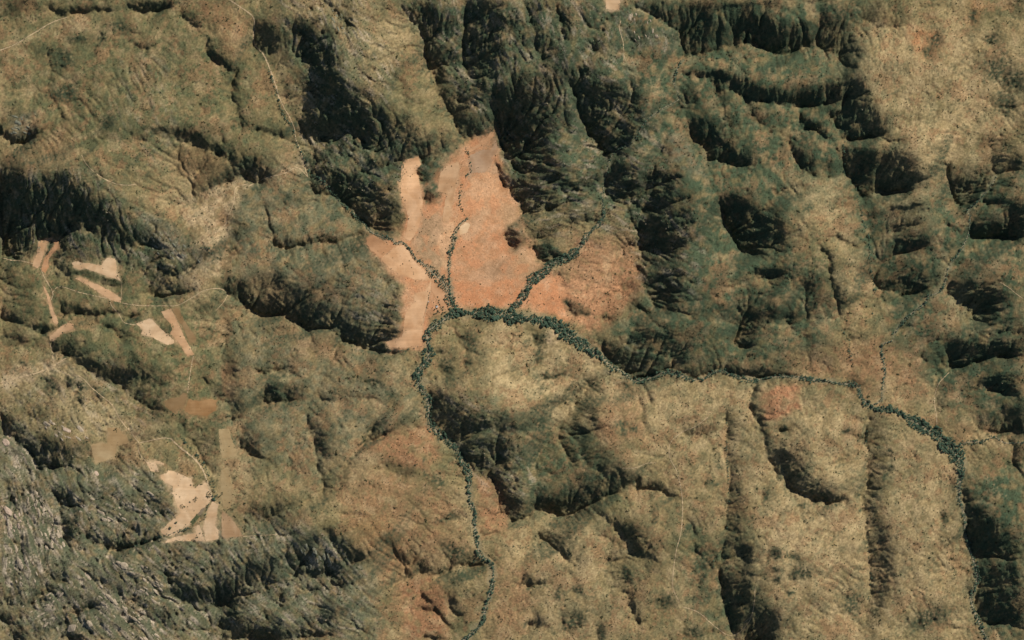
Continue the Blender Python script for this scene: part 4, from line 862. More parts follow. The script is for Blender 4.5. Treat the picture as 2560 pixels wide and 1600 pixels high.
TGT = 1.75 * LEAN * (1 - .8 * np.clip(AWAY, 0, 1)) + 1.32 * AWAY * (1 + GRAINY * (.45 + .55 * ROUGH)) - BRI + CALM * HILLR * (.21 * RIDGE + .05 * RIDGE2 + .14 * np.tanh(1.6 * fnoise(34, 50, 260, 1.2)) + .05 * np.tanh(1.8 * fnoise(37, 15, 66, .8))) * (.75 + .25 * np.clip(1 - AWAY, 0, 1))
det = ROUGH * CALM
TGT = TGT + ROCKM * .36 * np.tanh(2.2 * SLAB) + det * (1 - .5 * ROCKM) * (.13 * STRATA + .15 * np.tanh(1.8 * STRATA2)) + CALM * (.06 * fnoise(31, 30, 140, .9) + .055 * fnoise(32, 7, 32, .4))
TGT = TGT * (1 - .92 * FLAT) - .03
TGT = np.clip(TGT, -.6, 1.65)

# the height field whose slope along the sun's bearing answers that target
tanE = math.tan(math.radians(SUN_EL)); sE = math.sin(math.radians(SUN_EL)); cE = math.cos(math.radians(SUN_EL))
sx, sy = math.sin(math.radians(SUN_AZ)), -math.cos(math.radians(SUN_AZ))     # in image axes (y down)
KX = 2 * math.pi * _fx; KY = 2 * math.pi * _fy
ks = KX * sx + KY * sy
kt = KX * -sy + KY * sx
den = ks ** 2 + .10 * kt ** 2 + (2 * math.pi / 2400.0) ** 2
inv = -1j * ks / den
ex = np.exp(-np.minimum(np.minimum(PX - gx[0], gx[-1] - PX), np.minimum(PY - gy[0], gy[-1] - PY)) / 60.0)
fade = 1 - ex
G = tanE * TGT * 1.05
Q = G.copy()
for it in range(5):
    Hh = np.real(np.fft.ifft2(inv * np.fft.fft2((Q - Q.mean()) * fade)))
    hx = np.gradient(Hh, ST, axis=1); hy = np.gradient(Hh, ST, axis=0)
    sh_now = (sE - cE * (hx * sx + hy * sy)) / np.sqrt(1 + hx ** 2 + hy ** 2) / sE
    err = TGT - (1 - sh_now)
    err -= blur(err, 420)
    Q = np.clip(Q + .55 * tanE * err, -.85, 1.85)
H_M = Hh * M_PX                     # metres
H_M += det * (.95 * STRATA + .55 * fnoise(41, 5, 9, 0)) + CALM * .45 * fnoise(42, 5, 9, 0)
# running water: drops roll down the slopes and cut branching gullies
def run_water(Hm, n, steps, seed, depth):
    r = np.random.default_rng(seed)
    Hs = blur(Hm, 3.0) + (1.6 * fnoise(seed + 5, 10, 60, 1.0))
    dX = np.gradient(Hs, axis=1); dY = np.gradient(Hs, axis=0)
    x = r.uniform(2, WW - 3, n); y = r.uniform(2, HH - 3, n)
    vx = np.zeros(n); vy = np.zeros(n)
    cnt = np.zeros(HH * WW)
    for k in range(steps):
        xi = x.astype(np.int32); yi = y.astype(np.int32)
        a, b = dX[yi, xi], dY[yi, xi]
        vx = .45 * vx - a; vy = .45 * vy - b
        m = np.hypot(vx, vy) + 1e-6
        live = m > .04
        ux, uy = vx / m, vy / m
        x = np.clip(x + np.where(live, ux, 0) + r.normal(0, .12, n), 1, WW - 2); y = np.clip(y + np.where(live, uy, 0) + r.normal(0, .12, n), 1, HH - 2)
        if k > 4:
            cnt += np.bincount((y.astype(np.int32) * WW + x.astype(np.int32))[live], minlength=HH * WW)
    c = np.log1p(cnt.reshape(HH, WW))
    c = np.minimum(c, np.percentile(c, 97.5))
    c -= blur(c, 26)
    gy_ = np.gradient(blur(Hm, 6), ST * M_PX, axis=0); gx_ = np.gradient(blur(Hm, 6), ST * M_PX, axis=1)
    return Hm - depth * CALM * np.clip(np.hypot(gx_, gy_) / .22, .15, 1.1) * blur(c, 1.3)
for q in range(3):
    H_M = run_water(H_M, 160000, 55, 70 + q, (2.0, 1.7, 1.3)[q] * (.35 + .65 * HILLY))
# pinch out the sandy river beds
for pts, wd in VALLEY_FLOORS:
    w, d, v = rstroke(pts, wd)
    H_M[w] -= 1.6 * (1 - sstep(.2, 1.1, d / np.maximum(v, 1e-6)))
FSM = blur(H_M, 6)
H_M = H_M * (1 - .8 * FLAT) + FSM * .8 * FLAT
H_M -= H_M.mean()

# ------------------------------------------------------------------ ground cover
CV = np.empty((HH, WW, 3)); CV[:] = DRY
n1 = fnoise(51, 60, 420, 1.3); n2 = fnoise(52, 14, 90, 1.0); n3 = fnoise(53, 5, 16, .3); n4 = fnoise(54, 25, 200, 1.2)
def mixc(w, m, col):
    CV[w] = CV[w] * (1 - m[..., None]) + np.array(col) * m[..., None]
allw = (slice(None), slice(None))
SOILM = np.zeros((HH, WW))
mixc(allw, .5 * sstep(.2, 1.6, n1), OLIVE)
mixc(allw, .4 * sstep(.3, 1.8, -n1), PALE)
for c, pts, col, cov, soft in COVER:
    w, m = poly_mask(pts, soft)
    k = np.clip(1 + (.45 - .38 * FLAT[w]) * n2[w], .25, 1.6) * (1.35 if col is RED else 1.1)
    mixc(w, np.clip(m * cov * k, 0, 1), col)
    if col[0] > 2 * col[2] and col[0] > 1.55 * col[1]: SOILM[w] = np.maximum(SOILM[w], np.clip(m * cov * 1.3, 0, 1))
n5 = fnoise(56, 5, 9, 0); n6 = fnoise(57, 7, 26, .6); n7 = fnoise(58, 9, 40, .7); n8 = fnoise(59, 30, 160, .8)
green = CALM * (.38 * sstep(.0, 1.5, n8 + .6 * n2 + .35 * n6) + .26 * sstep(.5, 1.8, n6 + .6 * n7 + .3 * n5))
green *= 1 - .7 * SOILM
w, m = poly_mask(FLATS[0][0], 14)
mixc(w, .45 * m * sstep(.0, 1.6, n7[w] + .7 * n2[w]), (.33, .20, .11))
mixc(w, .40 * m * sstep(.3, 1.7, -n8[w] + .5 * n6[w]), (.53, .33, .19))
mixc(w, .45 * m * sstep(.3, 1.5, n8[w] - .4 * n7[w]), (.47, .205, .095))
mixc(allw, np.clip(green, 0, .8) * (1 - .6 * ROCKM), (.074, .082, .043))
mixc(allw, .50 * CALM * (1 - .6 * HILLY) * sstep(.1, 1.5, .9 * n4 + .5 * n7 - .2 * n6), (.30, .155, .078))
mixc(allw, .36 * CALM * (1 - .6 * HILLY) * sstep(.5, 1.8, -n8 - .5 * n6 - .3 * n5), (.43, .32, .175))
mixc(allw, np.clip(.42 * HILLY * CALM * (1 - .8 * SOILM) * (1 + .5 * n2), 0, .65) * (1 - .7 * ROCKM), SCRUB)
patch = np.clip(.55 + .5 * fnoise(55, 25, 120, .8), .1, 1.2)
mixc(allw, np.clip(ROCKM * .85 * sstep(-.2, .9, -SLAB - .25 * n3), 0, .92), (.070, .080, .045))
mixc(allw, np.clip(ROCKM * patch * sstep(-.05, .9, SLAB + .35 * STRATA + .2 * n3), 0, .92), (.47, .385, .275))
mixc(allw, np.clip(det * .45 * sstep(.3, 1.6, -STRATA2 - .4 * n3), 0, 1), (.060, .072, .036))
CV *= (1 + (.03 + .06 * CALM) * n3 + .06 * CALM * n5 + .06 * n2)[..., None]
for pts, wd in VALLEY_FLOORS:
    w, d, v = rstroke(pts, wd)
    mixc(w, .55 * (1 - sstep(.4, 1.15, d / np.maximum(v, 1e-6))), (.20, .18, .11))
# steep slopes: their shade deepened with dark green painted into the ground colour
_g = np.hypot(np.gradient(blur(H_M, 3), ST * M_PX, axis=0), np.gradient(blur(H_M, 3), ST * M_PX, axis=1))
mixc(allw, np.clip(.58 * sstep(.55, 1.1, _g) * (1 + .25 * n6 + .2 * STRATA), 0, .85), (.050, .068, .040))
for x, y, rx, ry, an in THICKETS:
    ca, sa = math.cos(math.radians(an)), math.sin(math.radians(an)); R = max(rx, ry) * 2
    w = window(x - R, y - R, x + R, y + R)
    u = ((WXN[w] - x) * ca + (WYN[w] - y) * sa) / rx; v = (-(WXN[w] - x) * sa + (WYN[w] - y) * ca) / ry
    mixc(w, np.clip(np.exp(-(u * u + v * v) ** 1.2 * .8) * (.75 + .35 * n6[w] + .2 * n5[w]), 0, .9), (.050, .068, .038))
for outl, col, lab in FIELDS:
    w, m = poly_mask(outl, 5)
    mixc(w, .75 * m, [.92 * q for q in col])
CV = np.clip(CV, .02, .8)

def to_world(x, y):
    return (x - 1280) * M_PX, (800 - y) * M_PX
def sample(A, x, y):
    x = np.asarray(x, float); y = np.asarray(y, float)
    fx = np.clip((x - gx[0]) / ST, 0, WW - 1.001); fy = np.clip((y - gy[0]) / ST, 0, HH - 1.001)
    i = fx.astype(int); j = fy.astype(int); u = fx - i; v = fy - j
    return (A[j, i] * (1 - u) + A[j, i + 1] * u) * (1 - v) + (A[j + 1, i] * (1 - u) + A[j + 1, i + 1] * u) * v

# ------------------------------------------------------------------ helpers for objects
def link(name, me, **props):
    o = bpy.data.objects.new(name, me)
    COL.objects.link(o)
    for k, v in props.items(): o[k] = v
    return o
def mesh_np(name, V, F, mats, smooth=False, cols=None):
    """mesh from vertex and equal-sided face arrays"""
    me = bpy.data.meshes.new(name)
    V = np.asarray(V, np.float32); F = np.asarray(F, np.int32)
    k = F.shape[1]
    me.vertices.add(len(V)); me.vertices.foreach_set('co', V.ravel())
    me.loops.add(F.size); me.loops.foreach_set('vertex_index', F.ravel())
    me.polygons.add(len(F)); me.polygons.foreach_set('loop_start', np.arange(0, F.size, k, dtype=np.int32))
    me.polygons.foreach_set('use_smooth', np.full(len(F), smooth))
    if cols is not None:
        at = me.color_attributes.new('cover', 'FLOAT_COLOR', 'POINT')
        c4 = np.ones((len(V), 4), np.float32); c4[:, :3] = cols
        at.data.foreach_set('color', c4.ravel())
    me.update(calc_edges=True)
    for m in mats: me.materials.append(m)
    return me

def ground_mat(name, attr=True, color=(.3, .2, .1), fine=.28, bump=.5, grain=.12, patchy=0):
    m = bpy.data.materials.new(name); m.use_nodes = True
    nt = m.node_tree; N = nt.nodes; L = nt.links
    b = N['Principled BSDF']
    b.inputs['Roughness'].default_value = .95
    b.inputs['Specular IOR Level'].default_value = .08
    geo = N.new('ShaderNodeNewGeometry')
    if attr:
        src = N.new('ShaderNodeAttribute'); src.attribute_name = 'cover'; srco = src.outputs['Color']
    else:
        src = N.new('ShaderNodeRGB'); src.outputs[0].default_value = (*color, 1); srco = src.outputs[0]
    n1 = N.new('ShaderNodeTexNoise'); n1.inputs['Scale'].default_value = grain; n1.inputs['Detail'].default_value = 5; n1.inputs['Roughness'].default_value = .75
    L.new(geo.outputs['Position'], n1.inputs['Vector'])
    r1 = N.new('ShaderNodeMapRange'); r1.inputs['From Min'].default_value = .3; r1.inputs['From Max'].default_value = .7
    r1.inputs['To Min'].default_value = 1 - fine; r1.inputs['To Max'].default_value = 1 + fine
    L.new(n1.outputs['Fac'], r1.inputs['Value'])
    if patchy:
        n3_ = N.new('ShaderNodeTexNoise'); n3_.inputs['Scale'].default_value = .009; n3_.inputs['Detail'].default_value = 4; n3_.inputs['Distortion'].default_value = .8
        L.new(geo.outputs['Position'], n3_.inputs['Vector'])
        cr = N.new('ShaderNodeValToRGB')
        cr.color_ramp.elements[0].position = .36; cr.color_ramp.elements[0].color = (color[0] * .86, color[1] * .80, color[2] * .75, 1)
        cr.color_ramp.elements[1].position = .62; cr.color_ramp.elements[1].color = (color[0] * 1.06, color[1] * 1.08, color[2] * 1.12, 1)
        L.new(n3_.outputs['Fac'], cr.inputs[0])
        mp = N.new('ShaderNodeMapping'); mp.inputs['Rotation'].default_value = (0, 0, color[0] * 9); mp.inputs['Scale'].default_value = (.004, .09, .01)
        L.new(geo.outputs['Position'], mp.inputs['Vector'])
        n4_ = N.new('ShaderNodeTexNoise'); n4_.inputs['Scale'].default_value = 1.0; n4_.inputs['Detail'].default_value = 3
        L.new(mp.outputs[0], n4_.inputs['Vector'])
        r4 = N.new('ShaderNodeMapRange'); r4.inputs['From Min'].default_value = .3; r4.inputs['From Max'].default_value = .7; r4.inputs['To Min'].default_value = 1 - patchy; r4.inputs['To Max'].default_value = 1 + patchy
        L.new(n4_.outputs['Fac'], r4.inputs['Value'])
        m4 = N.new('ShaderNodeVectorMath'); m4.operation = 'SCALE'
        L.new(cr.outputs[0], m4.inputs[0]); L.new(r4.outputs[0], m4.inputs['Scale'])
        srco = m4.outputs[0]
    mx = N.new('ShaderNodeVectorMath'); mx.operation = 'SCALE'
    L.new(srco, mx.inputs[0]); L.new(r1.outputs[0], mx.inputs['Scale'])
    L.new(mx.outputs[0], b.inputs['Base Color'])
    n2 = N.new('ShaderNodeTexNoise'); n2.inputs['Scale'].default_value = grain * 1.1; n2.inputs['Detail'].default_value = 4
    L.new(geo.outputs['Position'], n2.inputs['Vector'])
    bp = N.new('ShaderNodeBump'); bp.inputs['Strength'].default_value = bump; bp.inputs['Distance'].default_value = 4.0
    L.new(n2.outputs['Fac'], bp.inputs['Height']); L.new(bp.outputs[0], b.inputs['Normal'])
    return m

M_GROUND = ground_mat('ground_cover')
# ground sheet: fine inside the survey, widening steps out to the horizon
core_x = np.arange(-PAD, NX + PAD) * ST; core_y = np.arange(-PAD, NY + PAD) * ST
steps = np.cumsum(6.0 * 1.33 ** np.arange(29))
tx = np.concatenate([core_x[0] - steps[::-1], core_x, core_x[-1] + steps])
ty = np.concatenate([core_y[0] - steps[::-1], core_y, core_y[-1] + steps])
TX, TY = np.meshgrid(tx, ty)
def refl(v, hi):
    p = 2 * hi
    q = np.mod(v, p)
    return np.where(q > hi, p - q, q)
RX = np.where((TX < -PAD * ST) | (TX > 2560 + PAD * ST), refl(TX, 2560), TX)
RY = np.where((TY < -PAD * ST) | (TY > 1600 + PAD * ST), refl(TY, 1600), TY)
def edge_fix(T, R, hi):      # continuous at the rim of the fine part
    lo_r, hi_r = -PAD * ST, hi + PAD * ST
    R = np.where(T < lo_r, lo_r + refl(lo_r - T, hi - 2 * lo_r + 0) , R)
    R = np.where(T > hi_r, hi_r - refl(T - hi_r, hi - 2 * lo_r + 0), R)
    return R
RX = edge_fix(TX, TX, 2560); RY = edge_fix(TY, TY, 1600)
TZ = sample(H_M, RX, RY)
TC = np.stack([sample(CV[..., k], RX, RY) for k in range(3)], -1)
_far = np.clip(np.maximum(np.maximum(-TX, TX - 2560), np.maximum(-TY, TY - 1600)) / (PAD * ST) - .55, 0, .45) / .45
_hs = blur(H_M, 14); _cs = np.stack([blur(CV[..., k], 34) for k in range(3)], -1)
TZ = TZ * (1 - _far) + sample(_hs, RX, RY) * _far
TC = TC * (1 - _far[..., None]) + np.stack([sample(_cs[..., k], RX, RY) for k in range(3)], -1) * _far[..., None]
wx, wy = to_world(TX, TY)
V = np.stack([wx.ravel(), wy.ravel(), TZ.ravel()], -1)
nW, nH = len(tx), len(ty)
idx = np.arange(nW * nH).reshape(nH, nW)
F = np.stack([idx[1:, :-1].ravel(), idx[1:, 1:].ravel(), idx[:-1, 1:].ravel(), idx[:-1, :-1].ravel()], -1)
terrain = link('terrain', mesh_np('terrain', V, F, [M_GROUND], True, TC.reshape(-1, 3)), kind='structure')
def ground_z(x, y):
    return sample(H_M, x, y)
# ------------------------------------------------------------------ fields, tracks and river beds lying on the land
def cr_line(pts, step):
    """smooth line through points, resampled every `step` pixels"""
    P = np.array(pts, float); P = np.vstack([2 * P[0] - P[1], P, 2 * P[-1] - P[-2]])
    out = []
    for i in range(1, len(P) - 2):
        n = max(1, int(np.hypot(*(P[i + 1] - P[i])) / step))
        for k in range(n):
            t = k / n
            out.append(.5 * ((2 * P[i]) + (P[i + 1] - P[i - 1]) * t + (2 * P[i - 1] - 5 * P[i] + 4 * P[i + 1] - P[i + 2]) * t * t + (3 * P[i] - P[i - 1] - 3 * P[i + 1] + P[i + 2]) * t ** 3))
    out.append(P[-2])
    return np.array(out)

def sheet(name, outline, mat, lift, seed, **props):
    r = random.Random(seed)
    ring = []
    n = len(outline)
    for i in range(n):
        (ax, ay), (bx, by) = outline[i], outline[(i + 1) % n]
        d = math.hypot(bx - ax, by - ay)
        k = max(1, int(d / 2.2))
        for q in range(k):
            t = q / k
            j = 1.15 if q else .5
            ring.append((ax + (bx - ax) * t + r.gauss(0, j * .6), ay + (by - ay) * t + r.gauss(0, j * .6)))
    A = np.array(outline)
    x0, y0 = A.min(0); x1, y1 = A.max(0)
    pts = [Vector(p) for p in ring]
    for y in np.arange(y0, y1, 4.5):
        for x in np.arange(x0, x1, 4.5):
            pts.append(Vector((x + r.uniform(-.5, .5), y + r.uniform(-.5, .5))))
    edges = [(i, (i + 1) % len(ring)) for i in range(len(ring))]
    vo, eo, fo, *_ = delaunay_2d_cdt(pts, edges, [list(range(len(ring)))], 1, 1e-4)
    vo = np.array([(v.x, v.y) for v in vo])
    used = np.unique(np.array([i for f in fo for i in f]))
    mp = -np.ones(len(vo), int); mp[used] = np.arange(len(used)); vo = vo[used]
    X, Y = to_world(vo[:, 0], vo[:, 1]); Z = ground_z(vo[:, 0], vo[:, 1]) + lift
    me = bpy.data.meshes.new(name)
    tris = []
    for f in fo:
        f = [int(mp[i]) for i in f]
        a, b, c = (vo[f[0]], vo[f[1]], vo[f[2]])
        area = (b[0] - a[0]) * (c[1] - a[1]) - (b[1] - a[1]) * (c[0] - a[0])
        tris.append(f if area < 0 else f[::-1])
    me.from_pydata(np.stack([X, Y, Z], -1).tolist(), [], tris)
    me.polygons.foreach_set('use_smooth', np.full(len(me.polygons), True)); me.update()
    me.materials.append(mat)
    return link(name, me, **props)

def ribbon(name, pts, hw, mat, lift, step=2.5, wob=.25, seed=1, **props):
    c = cr_line(pts, step)
    r = np.random.default_rng(seed)
    t = np.gradient(c, axis=0); t /= np.linalg.norm(t, axis=1)[:, None] + 1e-9
    nrm = np.stack([-t[:, 1], t[:, 0]], -1)
    h = np.interp(np.linspace(0, 1, len(c)), np.linspace(0, 1, len(hw)), hw) if isinstance(hw, (list, tuple)) else np.full(len(c), hw)
    rows = []
    for k in (-1, -.35, .35, 1):
        w = h * k * (1 + wob * r.standard_normal(len(c)))
        rows.append(c + nrm * w[:, None])
    R = np.stack(rows, 1)
    X, Y = to_world(R[..., 0], R[..., 1])
    Z = ground_z(R[..., 0], R[..., 1]) + lift
    V = np.stack([X, Y, Z], -1).reshape(-1, 3)
    n = len(c); I = np.arange(n * 4).reshape(n, 4)
    F = np.concatenate([np.stack([I[:-1, k], I[:-1, k + 1], I[1:, k + 1], I[1:, k]], -1) for k in range(3)])
    return link(name, mesh_np(name, V, F, [mat], True), **props)

_mats = {}
def soil(col, fine=.10):
    if (col, fine) not in _mats:
        _mats[(col, fine)] = ground_mat('bare_soil', False, col, fine, .15, .035, .07)
    return _mats[(col, fine)]
for i, (outl, col, lab) in enumerate(FIELDS):
    sheet('field', outl, soil(col), .95 if 'plot' in lab else .55, i, label=lab, category='field')
M_TRACK = ground_mat('track_dust', False, (.43, .32, .19), .3, .2, .1)
for i, (pts, hw) in enumerate(TRACKS):
    ribbon('dirt_track', pts, hw * .8, M_TRACK, .6, wob=.4, seed=i, kind='structure')
M_BED = ground_mat('river_sand', False, (.28, .235, .155), .35, .4, .12)
for i, (pts, hw) in enumerate([(R_WEST, 1.1), (R_SOUTH, [1.6, 2.2, 1.6, 1.6, 2, 1.6, 1.8]), (R_MAIN, [1.5, 1.6, 2.2, 2.4, 1.8]), (R_GORGE, [2, 1.5, 1.3, 1.3, 1.3, 1.8]),
                               (R_EAST, [1.6, 1.6, 1.6, 1.6, 1.6, 1.6]), (R_SE, [2.2, 2.2, 1.8, 1.8, 1.8]), (R_TRIB, [1.5, 1.6, 1.5, 1.5, 1.2]), (R_NORTH, .7),
                               (R_TRIBUP, .6), (R_NE, .8), (R_NE2, .7), (R_ESE, .9)]):
    ribbon('riverbed', pts, hw, M_BED, .35, seed=40 + i, wob=.35, kind='structure')

# ------------------------------------------------------------------ trees
def leaf_mat(name, col):
    m = bpy.data.materials.new(name); m.use_nodes = True
    nt = m.node_tree; b = nt.nodes['Principled BSDF']
    b.inputs['Roughness'].default_value = .8; b.inputs['Specular IOR Level'].default_value = .15
    oi = nt.nodes.new('ShaderNodeObjectInfo'); g = nt.nodes.new('ShaderNodeNewGeometry')
    nz = nt.nodes.new('ShaderNodeTexNoise'); nz.inputs['Scale'].default_value = .35; nz.inputs['Detail'].default_value = 3
    nt.links.new(g.outputs['Position'], nz.inputs['Vector'])
    ad = nt.nodes.new('ShaderNodeMath'); ad.operation = 'MULTIPLY_ADD'; ad.inputs[1].default_value = .5
    nt.links.new(oi.outputs['Random'], ad.inputs[0]); nt.links.new(nz.outputs['Fac'], ad.inputs[2])
    cr = nt.nodes.new('ShaderNodeValToRGB')
    cr.color_ramp.elements[0].position = .3; cr.color_ramp.elements[0].color = (*[c * .5 for c in col], 1)
    cr.color_ramp.elements[1].position = .95; cr.color_ramp.elements[1].color = (*[c * 2.3 for c in col], 1)
    nt.links.new(ad.outputs[0], cr.inputs[0]); nt.links.new(cr.outputs[0], b.inputs['Base Color'])
    return m
M_LEAF = leaf_mat('riverside_foliage', (.026, .043, .027))
M_LEAF2 = leaf_mat('dry_foliage', (.045, .048, .024))
M_BARK = ground_mat('bark', False, (.14, .10, .07), .3, .3, 2.0)

_b = bmesh.new(); bmesh.ops.create_icosphere(_b, subdivisions=1, radius=1)
_b.verts.ensure_lookup_table()
ICO_V = np.array([v.co[:] for v in _b.verts]); ICO_F = np.array([[v.index for v in f.verts] for f in _b.faces]); _b.free()

def tree_arrays(seed, clumps):
    """unit-radius tree: forked trunk and a ragged crown of leaf clumps"""
    r = np.random.default_rng(seed)
    V = []; F = []; M = []; n = 0
    for k in range(clumps):
        a = k * 2.4 + r.uniform(0, .8); d = 0 if k == 0 else r.uniform(.35, .68)
        s = r.uniform(.42, .62) if k else .7
        v = ICO_V * (1 + r.normal(0, .16, (len(ICO_V), 1))) * [s * r.uniform(.85, 1.2), s * r.uniform(.85, 1.2), s * .78]
        v = v + [math.cos(a) * d, math.sin(a) * d, 1.15 + r.uniform(-.22, .25) - .15 * d]
        V.append(v); F.append(ICO_F + n); n += len(v); M += [0] * len(ICO_F)
    limbs = [((0, 0, -.25), (r.uniform(-.08, .08), r.uniform(-.08, .08), .55), .13, .09)]
    for k in range(3):
        a = k * 2.1 + r.uniform(0, 1)
        limbs.append(((0, 0, .5), (math.cos(a) * .4, math.sin(a) * .4, 1.05), .08, .03))
    for p, q, ra, rb in limbs:
        p = np.array(p); q = np.array(q); ring = []
        for c, rr in ((p, ra), (q, rb)):
            for i in range(5):
                t = i * 2 * math.pi / 5
                ring.append(c + [math.cos(t) * rr, math.sin(t) * rr, 0])
        V.append(np.array(ring))
        f = []
        for i in range(5):
            j = (i + 1) % 5
            f += [[n + i, n + j, n + 5 + j], [n + i, n + 5 + j, n + 5 + i]]
        F.append(np.array(f)); M += [1] * 10; n += 10
    return np.vstack(V), np.vstack(F), M

def tree_mesh(name, seed, clumps, leaf):
    v, f, m = tree_arrays(seed, clumps)
    me = mesh_np(name, v, f, [leaf, M_BARK])
    me.polygons.foreach_set('material_index', np.array(m, np.int32)); me.update()
    return me
RIV = [tree_mesh('riverside_tree', 100 + i, 5 + i % 3, M_LEAF) for i in range(7)]
SOL = [tree_mesh('field_tree', 200 + i, 4 + i % 3, M_LEAF2) for i in range(6)]
rnd = random.Random(5)
def put(me, name, x, y, rad, **props):
    o = link(name, me, **props)
    X, Y = to_world(x, y)
    o.location = (X, Y, float(ground_z(x, y)))
    s = rad * M_PX
    o.scale = (s, s * rnd.uniform(.85, 1.15), s * rnd.uniform(.8, 1.1))
    o.rotation_euler = (0, 0, rnd.uniform(0, 6.28))
    return o

# belts: line, half-width, trees per square pixel, mean crown radius (px), group, label
I_BELT = sh('I', [(1210,130),(1290,230),(1350,300),(1390,370),(1425,440),(1445,510),(1450,570)])
BELTS = [
 (R_MAIN,[6,10,13,13,14,14,13,13,13,10,8],.12,2.5,'trees of the central river belt','dark tree of the dense central river belt'),
 (R_EAST,[5,7,9,10,11,11,14,18,17,12],.14,2.3,'trees of the eastern river belt','blackish tree of the thick eastern river belt'),
 (R_SOUTH,[10,10,10,10,9,8,7,6,5,5,5,5,5,4],.11,1.85,'trees of the southern river','green tree along the south-running river'),
 (R_TRIB,[9,9,9,9,9,8,8,8,7,6,5,4],.14,1.85,'trees of the slanting tributary','green tree along the slanting tributary'),
 (R_WEST,[2.5,2.5,3,3,3,3,4,4,5,6,10,12,9,8,7],.10,1.7,'trees of the western stream','green tree lining the western basin stream'),
 (R_GORGE,[9,7,5,5,5,5,5,5,6,7],.12,1.8,'trees of the river gorge','small tree in the narrow river gorge'),
 (R_NORTH,[3,2,2,4,5,4,2],.11,1.75,'trees of the northern stream','dark tree along the thin northern stream'),
 (R_SE,[8,4,3,4,4,5,5,3,5,5],.10,1.8,'trees of the south-eastern river','small tree by the lower right river'),
 (R_ESE,[6,4,3,2],.09,1.8,'trees of the short eastern side stream','small tree on the short eastern side stream'),
 (R_NE,[1.8,2.2,2.4,2.4,2.6],.10,1.7,'trees of the north-eastern stream','tiny tree lining the north-eastern stream'),
 (R_NE2,[2,3,3,2],.10,1.9,'trees of the hooked stream','small tree along the hooked stream'),
 (R_TRIBUP,[3,2,2,2,2],.09,1.6,'trees of the upper tributary','tiny tree in the steep upper tributary valley'),
 (R_NORTHUP,1.8,.09,1.5,'trees of the upper northern stream','tiny tree above the red basin tip'),
 (R_UPWEST,[2,3,3,2.5,3,2.5,2.5,2.5],.11,1.6,'trees of the upper western stream','small tree by the upper-left dirt road stream'),
 (R_MID,1.6,.10,1.6,'trees of the middle right stream','tiny tree along the straight stream down the right-hand slopes'),
 (R_MID2,1.2,.06,1.3,None,None),(R_MID3,[1,2,2,1.5],.07,1.4,'trees of the short right stream','tiny tree on the short dry stream north of the gorge'),
 (R_SIDE1,1.2,.09,1.3,None,None),(R_SIDE2,1.2,.09,1.3,None,None),(R_SIDE3,1.0,.07,1.2,None,None),
 (R_GULLY1,1.4,.075,1.3,'trees of the long straight gully','tiny tree in the long straight gully of the lower right slopes'),
 (R_GULLY2,1.4,.075,1.3,None,None),(R_GULLY3,1.3,.06,1.2,None,None),(R_GULLY4,1.2,.05,1.2,None,None),
 (I_BELT,[2,3,4,4,4,4],.065,1.7,'trees of the farm stream','dark tree in the strip along the farm stream'),
 (sh('I',[(830,905),(900,880),(960,860),(1040,825),(1110,812),(1200,775),(1290,755)]),[1.5,1.8,1.8,1.8,2,2.5],.10,1.4,'trees of the rocky gully','dark tree in the black gully leading out of the rocks to the farm'),
 (sh('I',[(1300,740),(1340,720),(1380,690),(1400,620),(1430,570)]),2.4,.06,1.3,'bushes of the farm gully','bush in the green gully beside the crop plot'),
 (sh('A',[(335,180),(332,240),(325,340),(330,480),(345,620),(370,700),(400,800)]),1.0,.05,1.2,None,None),
 (sh('E',[(1360,250),(1400,280),(1440,300)]),6,.05,1.4,None,None),
]
ALLT = []
place = {}
for bi, (line, hw, den, rad, grp, lab) in enumerate(BELTS):
    c = cr_line(line, 2.0)
    h = np.interp(np.linspace(0, 1, len(c)), np.linspace(0, 1, len(hw)), hw) if isinstance(hw, list) else np.full(len(c), float(hw))
    t = np.gradient(c, axis=0); t /= np.linalg.norm(t, axis=1)[:, None] + 1e-9
    got = []
    _r = np.random.default_rng(700 + bi)
    h = h * np.clip(1 + .35 * np.convolve(_r.standard_normal(len(c) + 8), np.ones(9) / 3, 'valid')[:len(c)], .45, 1.6)
    n = int(np.sum(2 * h * 2.0) * den)
    pr = h / h.sum()
    r = np.random.default_rng(900 + bi)
    for _ in range(n):
        for tr in range(5):
            i = r.choice(len(c), p=pr)
            u = r.uniform(-1, 1)
            x = c[i, 0] - t[i, 1] * u * h[i] + r.normal(0, .8); y = c[i, 1] + t[i, 0] * u * h[i] + r.normal(0, .8)
            R = rad * float(np.clip(r.lognormal(-.04, .40), .45, 2.1))
            if abs(u) < .13 and h[i] > 5 and r.random() < .6: continue
            if all((x - a) ** 2 + (y - b) ** 2 > (.55 * (R + q)) ** 2 for a, b, q in got[-400:]):
                got.append((x, y, R)); place[(x, y)] = (i / len(c), u); break
    ALLT += [(R, x, y, grp, lab) for x, y, R in got]
ALLT.sort(key=lambda q: -q[0])
line_of = {b[4]: b[0] for b in BELTS if b[4]}
